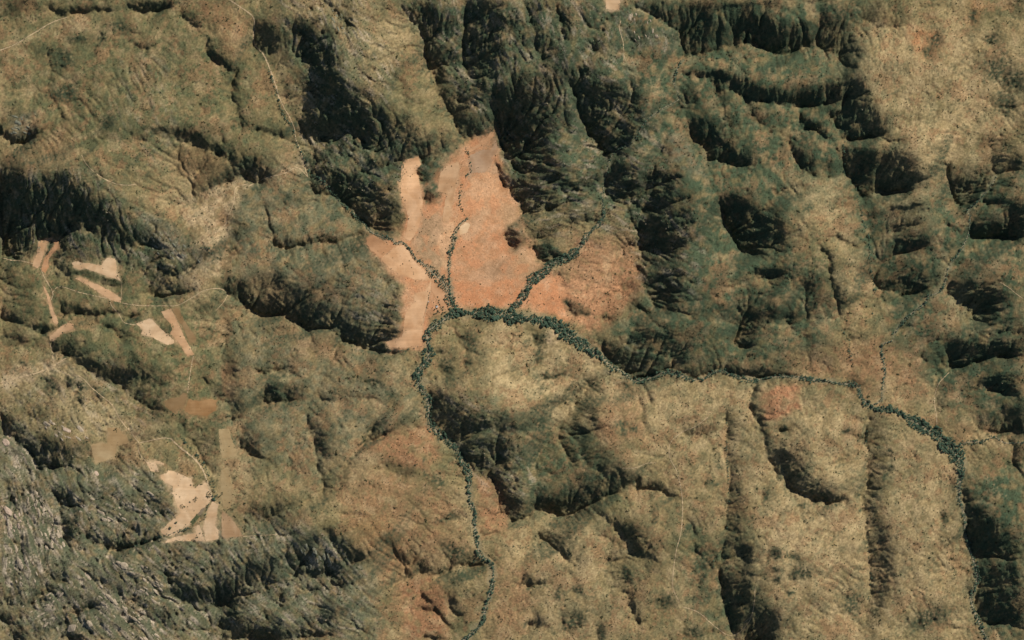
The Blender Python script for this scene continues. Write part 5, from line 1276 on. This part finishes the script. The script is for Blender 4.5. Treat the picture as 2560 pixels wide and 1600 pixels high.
def belt_label(lab, line, x, y, R):
    f, u = place[(x, y)]
    (ax, ay), (bx, by) = line[0], line[-1]
    hor = abs(bx - ax) > abs(by - ay)
    if hor:
        e = ('western', 'eastern') if bx > ax else ('eastern', 'western')
    else:
        e = ('upper', 'lower') if by > ay else ('lower', 'upper')
    part_ = ['at its %s end' % e[0], 'in its %s half' % e[0], 'half way along', 'in its %s half' % e[1], 'at its %s end' % e[1]][min(4, int(f * 5))]
    size = 'big ' if R > 3.5 else ('' if R > 2.7 else 'smaller ')
    if hor: sd_ = ('southern', 'northern') if bx > ax else ('northern', 'southern')
    else: sd_ = ('left', 'right') if by > ay else ('right', 'left')
    side = ', middle' if abs(u) < .3 else ', %s %s' % (sd_[0] if u > 0 else sd_[1], 'edge' if abs(u) > .68 else 'side')
    if lab.startswith(('small', 'tiny')): size = ''
    return size + lab + ', ' + part_ + side
kept = 0; rest = []
for R, x, y, grp, lab in ALLT:
    if not (0 < x < 2560 and 0 < y < 1600): continue
    if grp and kept < 300:
        put(RIV[kept % 7], 'riverside_tree', x, y, R, label=belt_label(lab, line_of[grp], x, y, R), category='tree', group=grp); kept += 1
    else:
        rest.append((R, x, y))

def pile(name, items, protos, mats, mat_ids, tint=None, flat=(.85, 1.15), cols=None, sink=0.0, **props):
    """many small plants or stones as one mesh"""
    r = np.random.default_rng(77)
    Vs, Fs, Ms, Cs = [], [], [], []; n = 0
    it = np.array([(R, x, y) for R, x, y in items])
    zz = ground_z(it[:, 1], it[:, 2]); X, Y = to_world(it[:, 1], it[:, 2])
    which = r.integers(0, len(protos), len(it))
    for k, (pv, pf) in enumerate(protos):
        s = np.where(which == k)[0]
        if not len(s): continue
        a = r.uniform(0, 6.28, len(s)); sc = it[s, 0] * M_PX
        ca, sa = np.cos(a), np.sin(a)
        x = pv[:, 0][None] * ca[:, None] - pv[:, 1][None] * sa[:, None]
        y = pv[:, 0][None] * sa[:, None] + pv[:, 1][None] * ca[:, None]
        zc = pv[:, 2][None] * r.uniform(*flat, len(s))[:, None]
        P = np.stack([x * sc[:, None] + X[s][:, None], y * sc[:, None] + Y[s][:, None], (zc - sink) * sc[:, None] + zz[s][:, None]], -1)
        Vs.append(P.reshape(-1, 3))
        Fs.append((pf[None] + (np.arange(len(s)) * len(pv))[:, None, None] + n).reshape(-1, pf.shape[1]))
        n += len(s) * len(pv)
        if mat_ids is not None: Ms.append(np.tile(mat_ids[k], len(s)))
        if cols is not None: Cs.append(np.repeat(cols[s], len(pv), 0))
    me = mesh_np(name, np.vstack(Vs), np.vstack(Fs), mats, False, np.vstack(Cs) if cols is not None else None)
    if mat_ids is not None: me.polygons.foreach_set('material_index', np.concatenate(Ms).astype(np.int32)); me.update()
    return link(name, me, **props)

lp = [tree_arrays(300 + i, 2) for i in range(4)]
pile('riverside_woodland', rest, [(v, f) for v, f, m in lp], [M_LEAF, M_BARK], [np.array(m) for v, f, m in lp], kind='stuff')

# trees and bushes that stand alone on the fields and the red plain
SPOTS = [
 ('trees scattered over the red plain','dark bush on the red plain between the streams', z(900,560,7.56,[(1093,520),(1243,153),(1285,197),(1305,125),(1165,140),(1005,272),(1245,10),(1440,15),(1550,177),(1545,305),(1555,340),(1618,455),(1683,440),(1727,510),(1845,357),(1657,573),(1157,653),(1190,690),(1085,240),(1130,150),(1190,80),(1300,330),(1410,480),(1720,145)]),1.0),
 ('bushes on the western fields','small dark bush on the pinkish western fields', z(900,560,7.56,[(515,385),(515,565),(420,565),(315,640),(975,822),(1010,910),(1480,1115),(1050,1075),(760,1350),(1175,1205),(450,540),(340,510),(620,640),(1015,945),(1055,1080),(590,845),(860,1280),(820,1310),(780,1400),(900,1210)]),.95),
 ('bushes on the red corner field','dark bush on deep red soil right of the tributary', sh('G',[(257,600),(303,575),(380,605),(390,612),(297,652),(322,645),(328,650),(215,630),(222,620),(205,605),(210,640),(175,690),(170,660),(497,775),(350,760),(430,600)]),1.15),
 ('bushes on the red plain edge','small bush on red soil left of the tributary', sh('G',[(30,560),(40,590),(95,575),(100,485),(55,600),(15,540),(130,560),(80,520),(110,580),(150,420)]),.9),
 ('trees around the white house','dark tree around the white-roofed house', z(1040,720,11.81,[(640,260),(680,360),(665,430),(600,520),(620,605),(560,620),(530,655),(545,765),(590,750),(620,730),(660,690),(640,660),(790,640),(805,555),(750,600),(790,720),(840,720),(770,760),(880,700),(900,760),(700,480),(720,560),(690,720)]),1.6),
 ('trees of the short hedge line','tree in the hedge line by the white house', z(1040,720,11.81,[(330,510),(345,470),(320,560),(330,595),(370,280),(380,210),(365,320),(405,140),(350,430)]),1.3),
 ('bushes between the meeting streams','small bush on bare soil where the streams meet', z(1040,720,11.81,[(520,425),(490,580),(400,885),(215,860),(845,395),(1250,520),(1285,585),(1195,435),(1225,430),(1610,395),(1585,330),(1760,465),(940,590),(1320,550),(1150,470),(1590,555),(1540,690),(1265,270)]),.95),
 ('dark trees on the big farm field','lone dark tree on the large farm field', z(420,1210,9.45,[(280,300),(465,535),(145,730)]),1.3),
 ('trees under the farm gully','dark tree of the trio on the low pale strip', z(420,1210,9.45,[(680,1205),(670,1255),(700,1255)]),1.4),
 ('trees at the foot of the tan strip field','tree in the curved row below the tan strip field', z(420,1210,9.45,[(1320,600),(1350,615),(1385,640),(1420,610),(1440,595),(1470,575),(1505,500),(1510,380),(1390,660)]),1.15),
 ('trees at the top of the tan strip field','dark tree left of the tan strip field', z(420,1210,9.45,[(1280,200),(1285,235),(1265,250),(1240,270),(1220,290),(1225,420),(1230,445)]),1.5),
 ('trees of the round copse by the farm road','tree in the oval right copse of the farm field', z(420,1210,9.45,[(925,215),(960,185),(1000,205),(1005,250),(985,300),(940,325),(915,290),(960,250),(920,250),(950,290),(985,230)]),1.5),
 ('trees of the middle copse on the farm field','tree in the ragged middle copse of the farm field', z(420,1210,9.45,[(600,370),(630,350),(660,380),(640,420),(660,310),(690,335),(620,400),(655,345)]),1.35),
 ('trees of the lower copse on the farm field','tree in the lower left copse of the farm field', z(420,1210,9.45,[(300,500),(335,485),(370,520),(350,560),(310,560),(290,535),(395,535),(330,525)]),1.4),
 ('trees of the upper copse on the farm field','tree in the upper copse of the farm field', z(420,1210,9.45,[(610,30),(650,20),(690,40),(655,70),(710,15),(540,25),(770,10),(800,5)]),1.4),
 ('trees along the tall finger field','small dark tree edging the tall finger field', sh('B',[(1033,1300),(1045,1330),(1035,1345),(1062,1350),(1070,1160),(1095,1190),(1080,1185),(1030,1270),(1110,1175),(1085,1475)]),1.2),
 ('trees along the slim finger field','small dark tree beside the slim pinkish finger field', sh('B',[(1340,1325),(1310,1300),(1285,1300),(1180,1450),(1200,1480),(1230,1480),(1410,1380),(1405,1235),(1445,1105)]),1.0),
]
def zone(x, y, pts):
    xs = [p[0] for p in pts]; ys = [p[1] for p in pts]
    fx = (x - min(xs)) / (max(xs) - min(xs) + 1e-6); fy = (y - min(ys)) / (max(ys) - min(ys) + 1e-6)
    if x == min(xs): return 'the leftmost'
    if x == max(xs): return 'the rightmost'
    if y == min(ys): return 'the topmost'
    if y == max(ys): return 'the lowest'
    v = ('upper', 'middle', 'lower')[min(2, int(fy * 3))]; h = ('left', 'centre', 'right')[min(2, int(fx * 3))]
    return 'towards the ' + (v + ' ' + h if (v, h) != ('middle', 'centre') else 'middle')
for grp, lab, pts, rad in SPOTS:
    for (x, y) in pts:
        put(SOL[rnd.randrange(6)], 'field_tree', x, y, rad * rnd.uniform(.85, 1.3), label=lab + ', ' + zone(x, y, pts), category='tree', group=grp)
for nm, x, y, rad, lab in [
 ('field_tree', 1040 + 1750 / 11.81, 720 + 610 / 11.81, 3.4, 'big solitary dark tree standing out of the north edge of the central belt'),
 ('field_tree', 420 + 195 / 9.45, 1210 + 905 / 9.45, 3.0, 'dark green oval thicket on the lower farm field, nearer the crop plot'),
 ('field_tree', 420 + 55 / 9.45, 1210 + 1035 / 9.45, 3.4, 'dark green oval thicket at the lower left end of the large farm field'),
 ('field_tree', 420 + 520 / 9.45, 1210 + 425 / 9.45, 1.9, 'slim dark shrub between the two copses on the large farm field'),
 ('field_tree', 420 + 760 / 9.45, 1210 + 1160 / 9.45, 1.7, 'small grey-green tree in the light tongue below the farm gully'),
 ('field_tree', 1040 + 1005 / 11.81, 720 + 790 / 11.81, 1.9, 'bright green bush just above the bend of the sandy river'),
 ('field_tree', 340 + 395 / 9.45, 1120 + 405 / 9.45, 1.1, 'single dark bush inside the small hooked pale clearing'),
 ('field_tree', 340 + 1295 / 9.45, 1120 + 870 / 9.45, 1.4, 'brown bush at the notch in the upper edge of the large pale farm field'),
]:
    put(SOL[rnd.randrange(6)], nm, x, y, rad, label=lab, category='tree')

# ------------------------------------------------------------------ scrub
dens = np.clip(.38 + .45 * n2 + .35 * n4 + .25 * fnoise(62, 8, 30, .5) + .25 * blur(ROUGH, 6) - .15, .03, 1.4) * (1 - .85 * FLAT)
srng = np.random.default_rng(61)
cx = srng.uniform(-60, 2620, 190000); cy = srng.uniform(-60, 1660, 190000)
ok = srng.random(190000) * 1.5 < sample(dens, cx, cy)
cx, cy = cx[ok][:56000], cy[ok][:56000]
# thickets: bushes crowded together
tx_ = srng.uniform(-20, 2580, 2600); ty_ = srng.uniform(-20, 1620, 2600)
tk = srng.random(2600) < np.clip(.25 + .35 * sample(n8, tx_, ty_), .04, .8) * (1 - sample(FLAT, tx_, ty_))
tx_, ty_ = tx_[tk], ty_[tk]
tn = srng.integers(4, 17, len(tx_))
ux_ = np.repeat(tx_, tn) + srng.normal(0, 1, tn.sum()) * np.repeat(srng.uniform(1.2, 3.6, len(tx_)), tn)
uy_ = np.repeat(ty_, tn) + srng.normal(0, 1, tn.sum()) * np.repeat(srng.uniform(1.2, 3.0, len(tx_)), tn)
n_single = len(cx)
cx = np.concatenate([cx, ux_]); cy = np.concatenate([cy, uy_])
cr_ = np.clip(srng.lognormal(.06, .36, len(cx)), .5, 2.6)
cr_[n_single:] *= 1.15
gcol = np.array([(.042, .050, .023), (.060, .060, .027), (.034, .046, .024), (.075, .062, .032)])[srng.integers(0, 4, len(cx))] * srng.uniform(.75, 1.35, (len(cx), 1))
dome = []
for q in range(3):
    r = np.random.default_rng(400 + q)
    v = []
    for zz_, rr in ((-.25, .95), (.45, .78)):
        for i in range(4):
            t = i * math.pi / 2 + r.uniform(-.4, .4)
            v.append((math.cos(t) * rr * r.uniform(.75, 1.2), math.sin(t) * rr * r.uniform(.75, 1.2), zz_ + r.uniform(-.1, .1)))
    v.append((r.uniform(-.2, .2), r.uniform(-.2, .2), .95))
    f = []
    for i in range(4):
        j = (i + 1) % 4
        f += [(i, j, 4 + j), (i, 4 + j, 4 + i), (4 + i, 4 + j, 8)]
    dome.append((np.array(v), np.array(f)))
M_SCRUB = ground_mat('scrub_leaves', True, fine=.3, bump=.4, grain=.5)
pile('scrub', np.stack([cr_, cx, cy], -1), dome, [M_SCRUB], None, cols=gcol, kind='stuff')

# ------------------------------------------------------------------ rock
M_ROCK = ground_mat('weathered_rock', False, (.37, .30, .21), .4, .6, .12)
M_ROCKP = ground_mat('pale_pink_rock', False, (.45, .34, .25), .35, .6, .12)
M_ROCKD = ground_mat('lichened_rock', False, (.19, .19, .135), .4, .6, .15)
def rock_mesh(seed, mat):
    r = np.random.default_rng(seed)
    bm = bmesh.new()
    for i in range(16):
        a = r.uniform(0, 6.28); k = r.uniform(.75, 1)
        bm.verts.new((math.cos(a) * k, math.sin(a) * k, r.uniform(-.5, .25)))
    for i in range(7):
        a = r.uniform(0, 6.28); k = r.uniform(.2, .62)
        bm.verts.new((math.cos(a) * k, math.sin(a) * k, r.uniform(.35, .6)))
    bmesh.ops.convex_hull(bm, input=bm.verts)
    for v in [v for v in bm.verts if not v.link_faces]: bm.verts.remove(v)
    bmesh.ops.recalc_face_normals(bm, faces=bm.faces)
    me = bpy.data.meshes.new('rock_slab'); bm.to_mesh(me); bm.free()
    me.materials.append(mat)
    return me
RK = [rock_mesh(i, M_ROCK) for i in range(5)]; RKP = [rock_mesh(10 + i, M_ROCKP) for i in range(4)]; RKD = [rock_mesh(20 + i, M_ROCKD) for i in range(5)]
def slab(me, x, y, L, W, ang, hgt, lab, grp=None):
    p = dict(label=lab, category='rock')
    if grp: p['group'] = grp
    o = link('rock_slab', me, **p)
    X, Y = to_world(x, y)
    o.location = (X, Y, float(ground_z(x, y)) + hgt * .1)
    o.scale = (L * M_PX / 2, W * M_PX / 2, hgt)
    # lie with the slope
    e = 6
    gxx = float(ground_z(x + e, y) - ground_z(x - e, y)) / (2 * e * M_PX); gyy = float(ground_z(x, y - e) - ground_z(x, y + e)) / (2 * e * M_PX)
    nrm = Vector((-gxx * .8, -gyy * .8, 1)).normalized()
    q = Vector((0, 0, 1)).rotation_difference(nrm)
    o.rotation_mode = 'QUATERNION'
    o.rotation_quaternion = q @ Matrix.Rotation(-math.radians(ang), 3, 'Z').to_quaternion()
    return o
ci = lambda x, y: sh('I', [(x, y)])[0]
NAMED = [
 (130,1000,88,46,72,RK,'large smooth tan slab on the lower left rock slope'),
 (270,612,66,58,50,RK,'wide grey-tan slab high on the left-edge rock slope'),
 (45,640,100,40,55,RKP,'brightest whitish pink outcrop at the left edge'),
 (840,1010,80,50,30,RK,'broad tan outcrop below the farm valley in the rocky south-west'),
 (590,1085,80,60,40,RK,'tan dome of rock above the broken ridge near the bottom left'),
 (740,1230,95,28,45,RK,'long pale slab lying aslant in the middle of the bottom-left rocks'),
 (480,1435,80,60,-30,RK,'tan hump of rock in front of the black hollow at the bottom left'),
 (605,1405,60,34,55,RK,'pale knob of rock right of the bottom-left hump'),
 (450,95,74,36,30,RKP,'pinkish outcrop on the crest above the dull tan ragged field'),
 (30,180,70,50,50,RKP,'pink-tan dome where the dark ravine meets the left edge'),
 (740,695,60,20,30,RK,'bright slab in the middle of the streaked rock slope left of the farm'),
 (620,560,40,18,20,RK,'small bright outcrop above the streaked rock slope left of the farm'),
 (1020,525,66,16,35,RK,'thin pale ledge just left of the large farm field'),
 (650,390,60,30,60,RKP,'pink-tan crest rock at the head of the rocky valley'),
 (960,1020,50,30,40,RK,'tan rock at the right end of the broad south-west outcrop'),
]
for i, (x, y, L, W, a, kind_, lab) in enumerate(NAMED):
    px, py = ci(x, y)
    slab(kind_[i % len(kind_)], px, py, L * S27, W * S27, a, min(9, 2.2 + W * S27 * .22), lab)
# clusters of slabs that nothing tells apart
CLUST = [
 (sh('I',[(0,560),(110,520),(150,760),(60,860),(0,820)]),14,RKP,72,'pale slab among the left-edge rocks','slabs of the left edge'),
 (sh('I',[(130,480),(340,520),(420,800),(440,860),(300,1000),(200,820)]),38,RK,72,'narrow upright pale slab on the steep left rock slope','slabs of the steep left slope'),
 (sh('I',[(0,880),(120,900),(260,1020),(240,1120),(60,1180),(0,1100)]),20,RK,75,'upright tan slab in the rocks low on the left edge','slabs low on the left edge'),
 (sh('I',[(640,1120),(760,1180),(1000,1420),(1100,1512),(880,1512),(700,1300)]),40,RK,44,'slanting pale slab in the bottom-left rock field','slabs of the bottom-left rock field'),
 (sh('I',[(700,960),(980,980),(1120,1180),(1060,1280),(860,1120)]),28,RK,40,'small tan slab on the rock slope below the farm valley','slabs below the farm valley'),
 (sh('I',[(120,1260),(400,1180),(460,1280),(330,1420),(180,1400)]),24,RK,-40,'lumpy tan rock in the bottom-left corner','rocks of the bottom-left corner'),
 (sh('I',[(500,560),(700,600),(1000,560),(1090,640),(860,720),(560,720)]),26,RK,32,'thin ledge on the streaked slope left of the farm','ledges left of the farm'),
 (sh('I',[(250,20),(520,60),(600,160),(480,190),(330,120)]),20,RK,45,'small rock on the crest above the dull tan field','rocks above the dull tan field'),
 (z(680,1290,7.875,[(550,520),(760,480),(1100,560),(1180,900),(1100,1080),(760,1120),(560,820)]),26,RKD,70,'greenish jointed slab on the dark blocky knoll','slabs of the dark blocky knoll'),
 (sh('E',[(960,140),(1180,200),(1340,260),(1350,400),(1200,420),(1040,300)]),20,RKD,48,'grey slab on the crag beside the sandy fan','slabs of the crag beside the sandy fan'),
 (sh('A',[(40,790),(190,770),(250,860),(180,920),(60,900)]),14,RKD,20,'pale block on the rounded outcrop at the left edge','blocks of the rounded outcrop'),
 (sh('C',[(850,120),(1080,80),(1090,280),(900,300)]),14,RK,75,'upright pale slab on the northern crags','slabs of the northern crags'),
 (sh('B',[(540,40),(680,120),(690,260),(600,220)]),10,RKD,62,'sharp fin of rock on the dark northern ridge','fins of the northern ridge'),
]
crng = random.Random(12)
def inside(p, poly):
    x, y = p; c = False; n = len(poly)
    for i in range(n):
        ax, ay = poly[i]; bx, by = poly[(i + 1) % n]
        if (ay > y) != (by > y) and x < (bx - ax) * (y - ay) / (by - ay) + ax: c = not c
    return c
for poly, n, kind_, ang, lab, grp in CLUST:
    xs = [p[0] for p in poly]; ys = [p[1] for p in poly]; k = 0
    while k < n:
        p = (crng.uniform(min(xs), max(xs)), crng.uniform(min(ys), max(ys)))
        if not inside(p, poly): continue
        L = crng.uniform(9, 16) * crng.choice((.8, 1, 1, 1.7)); W = L * crng.uniform(.26, .5)
        slab(kind_[k % len(kind_)], p[0], p[1], L, W, ang + crng.gauss(0, 9), 1.4 + W * .28, ('long ' if L > 19 else 'small ' if L < 11 else '') + lab.replace('small ', '') + ', ' + zone(p[0], p[1], poly), grp); k += 1
# loose boulders over the rough ground
bx = srng.uniform(-40, 2600, 60000); by = srng.uniform(-40, 1640, 60000)
okb = srng.random(60000) * 2.4 < np.clip(sample(ROUGH, bx, by) - .35, 0, 1) ** 1.3 * (1 - sample(FLAT, bx, by)) * np.clip(.6 + .5 * sample(n2, bx, by), 0, 2)
bx, by = bx[okb][:7000], by[okb][:7000]
brk = []
for q in range(4):
    r = np.random.default_rng(500 + q)
    v = ICO_V * (1 + r.normal(0, .18, (12, 1)) if len(ICO_V) == 12 else 1 + r.normal(0, .15, (len(ICO_V), 1))) * [1.3, .75, .6]
    brk.append((v, ICO_F))
bcol = np.array([(.30, .25, .17), (.22, .20, .14), (.38, .29, .20)])[srng.integers(0, 3, len(bx))] * srng.uniform(.8, 1.15, (len(bx), 1))
M_BOULD = ground_mat('boulder', True, fine=.3, bump=.5, grain=.3)
pile('boulders', np.stack([np.clip(srng.lognormal(-.2, .4, len(bx)), .4, 2.2), bx, by], -1), brk, [M_BOULD], None, cols=bcol, kind='stuff')

# ------------------------------------------------------------------ farmhouse
def flat_mat(name, col, rough=.6):
    m = bpy.data.materials.new(name); m.use_nodes = True
    nt = m.node_tree; b = nt.nodes['Principled BSDF']; b.inputs['Roughness'].default_value = rough
    nz = nt.nodes.new('ShaderNodeTexNoise'); nz.inputs['Scale'].default_value = 1.5; nz.inputs['Detail'].default_value = 4
    r = nt.nodes.new('ShaderNodeValToRGB')
    r.color_ramp.elements[0].color = (*[c * .8 for c in col], 1); r.color_ramp.elements[1].color = (*[min(1, c * 1.12) for c in col], 1)
    g = nt.nodes.new('ShaderNodeNewGeometry')
    nt.links.new(g.outputs['Position'], nz.inputs['Vector']); nt.links.new(nz.outputs['Fac'], r.inputs[0]); nt.links.new(r.outputs[0], b.inputs['Base Color'])
    return m
M_WALL = flat_mat('plaster', (.60, .54, .45), .9); M_ROOF = flat_mat('white_sheet_roof', (.80, .79, .76), .45)
M_DOOR = flat_mat('door_wood', (.12, .08, .05)); M_GLASS = flat_mat('window_glass', (.05, .06, .07), .15)
def box_bm(bm, c, s):
    r = bmesh.ops.create_cube(bm, size=1)
    for v in r['verts']: v.co = Vector((c[0] + v.co.x * s[0], c[1] + v.co.y * s[1], c[2] + v.co.z * s[2]))
def part(name, bm, mat, parent):
    me = bpy.data.meshes.new(name); bm.to_mesh(me); bm.free(); me.materials.append(mat)
    o = bpy.data.objects.new(name, me); COL.objects.link(o); o.parent = parent
    return o
def cottage(name, x, y, L, W, rot, lab):
    root = bpy.data.objects.new(name, None); COL.objects.link(root)
    X, Y = to_world(x, y); root.location = (X, Y, float(ground_z(x, y)) + .3); root.rotation_euler = (0, 0, math.radians(rot))
    root['label'] = lab; root['category'] = 'house'
    bm = bmesh.new(); box_bm(bm, (0, 0, 1.2), (L, W, 3.6)); part('wall', bm, M_WALL, root)
    bm = bmesh.new()
    o_ = .5; zr, ze = 4.6, 3.0
    for s in (1, -1):
        a = [bm.verts.new(p) for p in ((-L / 2 - o_, 0, zr), (L / 2 + o_, 0, zr), (L / 2 + o_, s * (W / 2 + o_), ze), (-L / 2 - o_, s * (W / 2 + o_), ze))]
        f = bm.faces.new(a)
    bmesh.ops.solidify(bm, geom=bm.faces[:], thickness=.12)
    roof = part('roof', bm, M_ROOF, root)
    bm = bmesh.new(); box_bm(bm, (L * .28, W * .12, 4.9), (.8, .8, 1.6)); part('chimney', bm, M_WALL, roof)
    bm = bmesh.new(); box_bm(bm, (L * .05, -W / 2 - .03, 1.35), (1.0, .12, 2.1)); part('door', bm, M_DOOR, root)
    for k in (-.3, .32):
        bm = bmesh.new(); box_bm(bm, (L * k, -W / 2 - .03, 1.7), (1.4, .1, 1.1)); part('window', bm, M_GLASS, root)
    return root
cottage('farmhouse', 1040 + 615 / 11.81, 720 + 550 / 11.81, 11, 8, 38, 'white-roofed farmhouse among trees west of the confluence')
cottage('shed', 1040 + 368 / 11.81, 720 + 405 / 11.81, 4.5, 3.6, 75, 'tiny white-roofed shed at the top of the short hedge line')
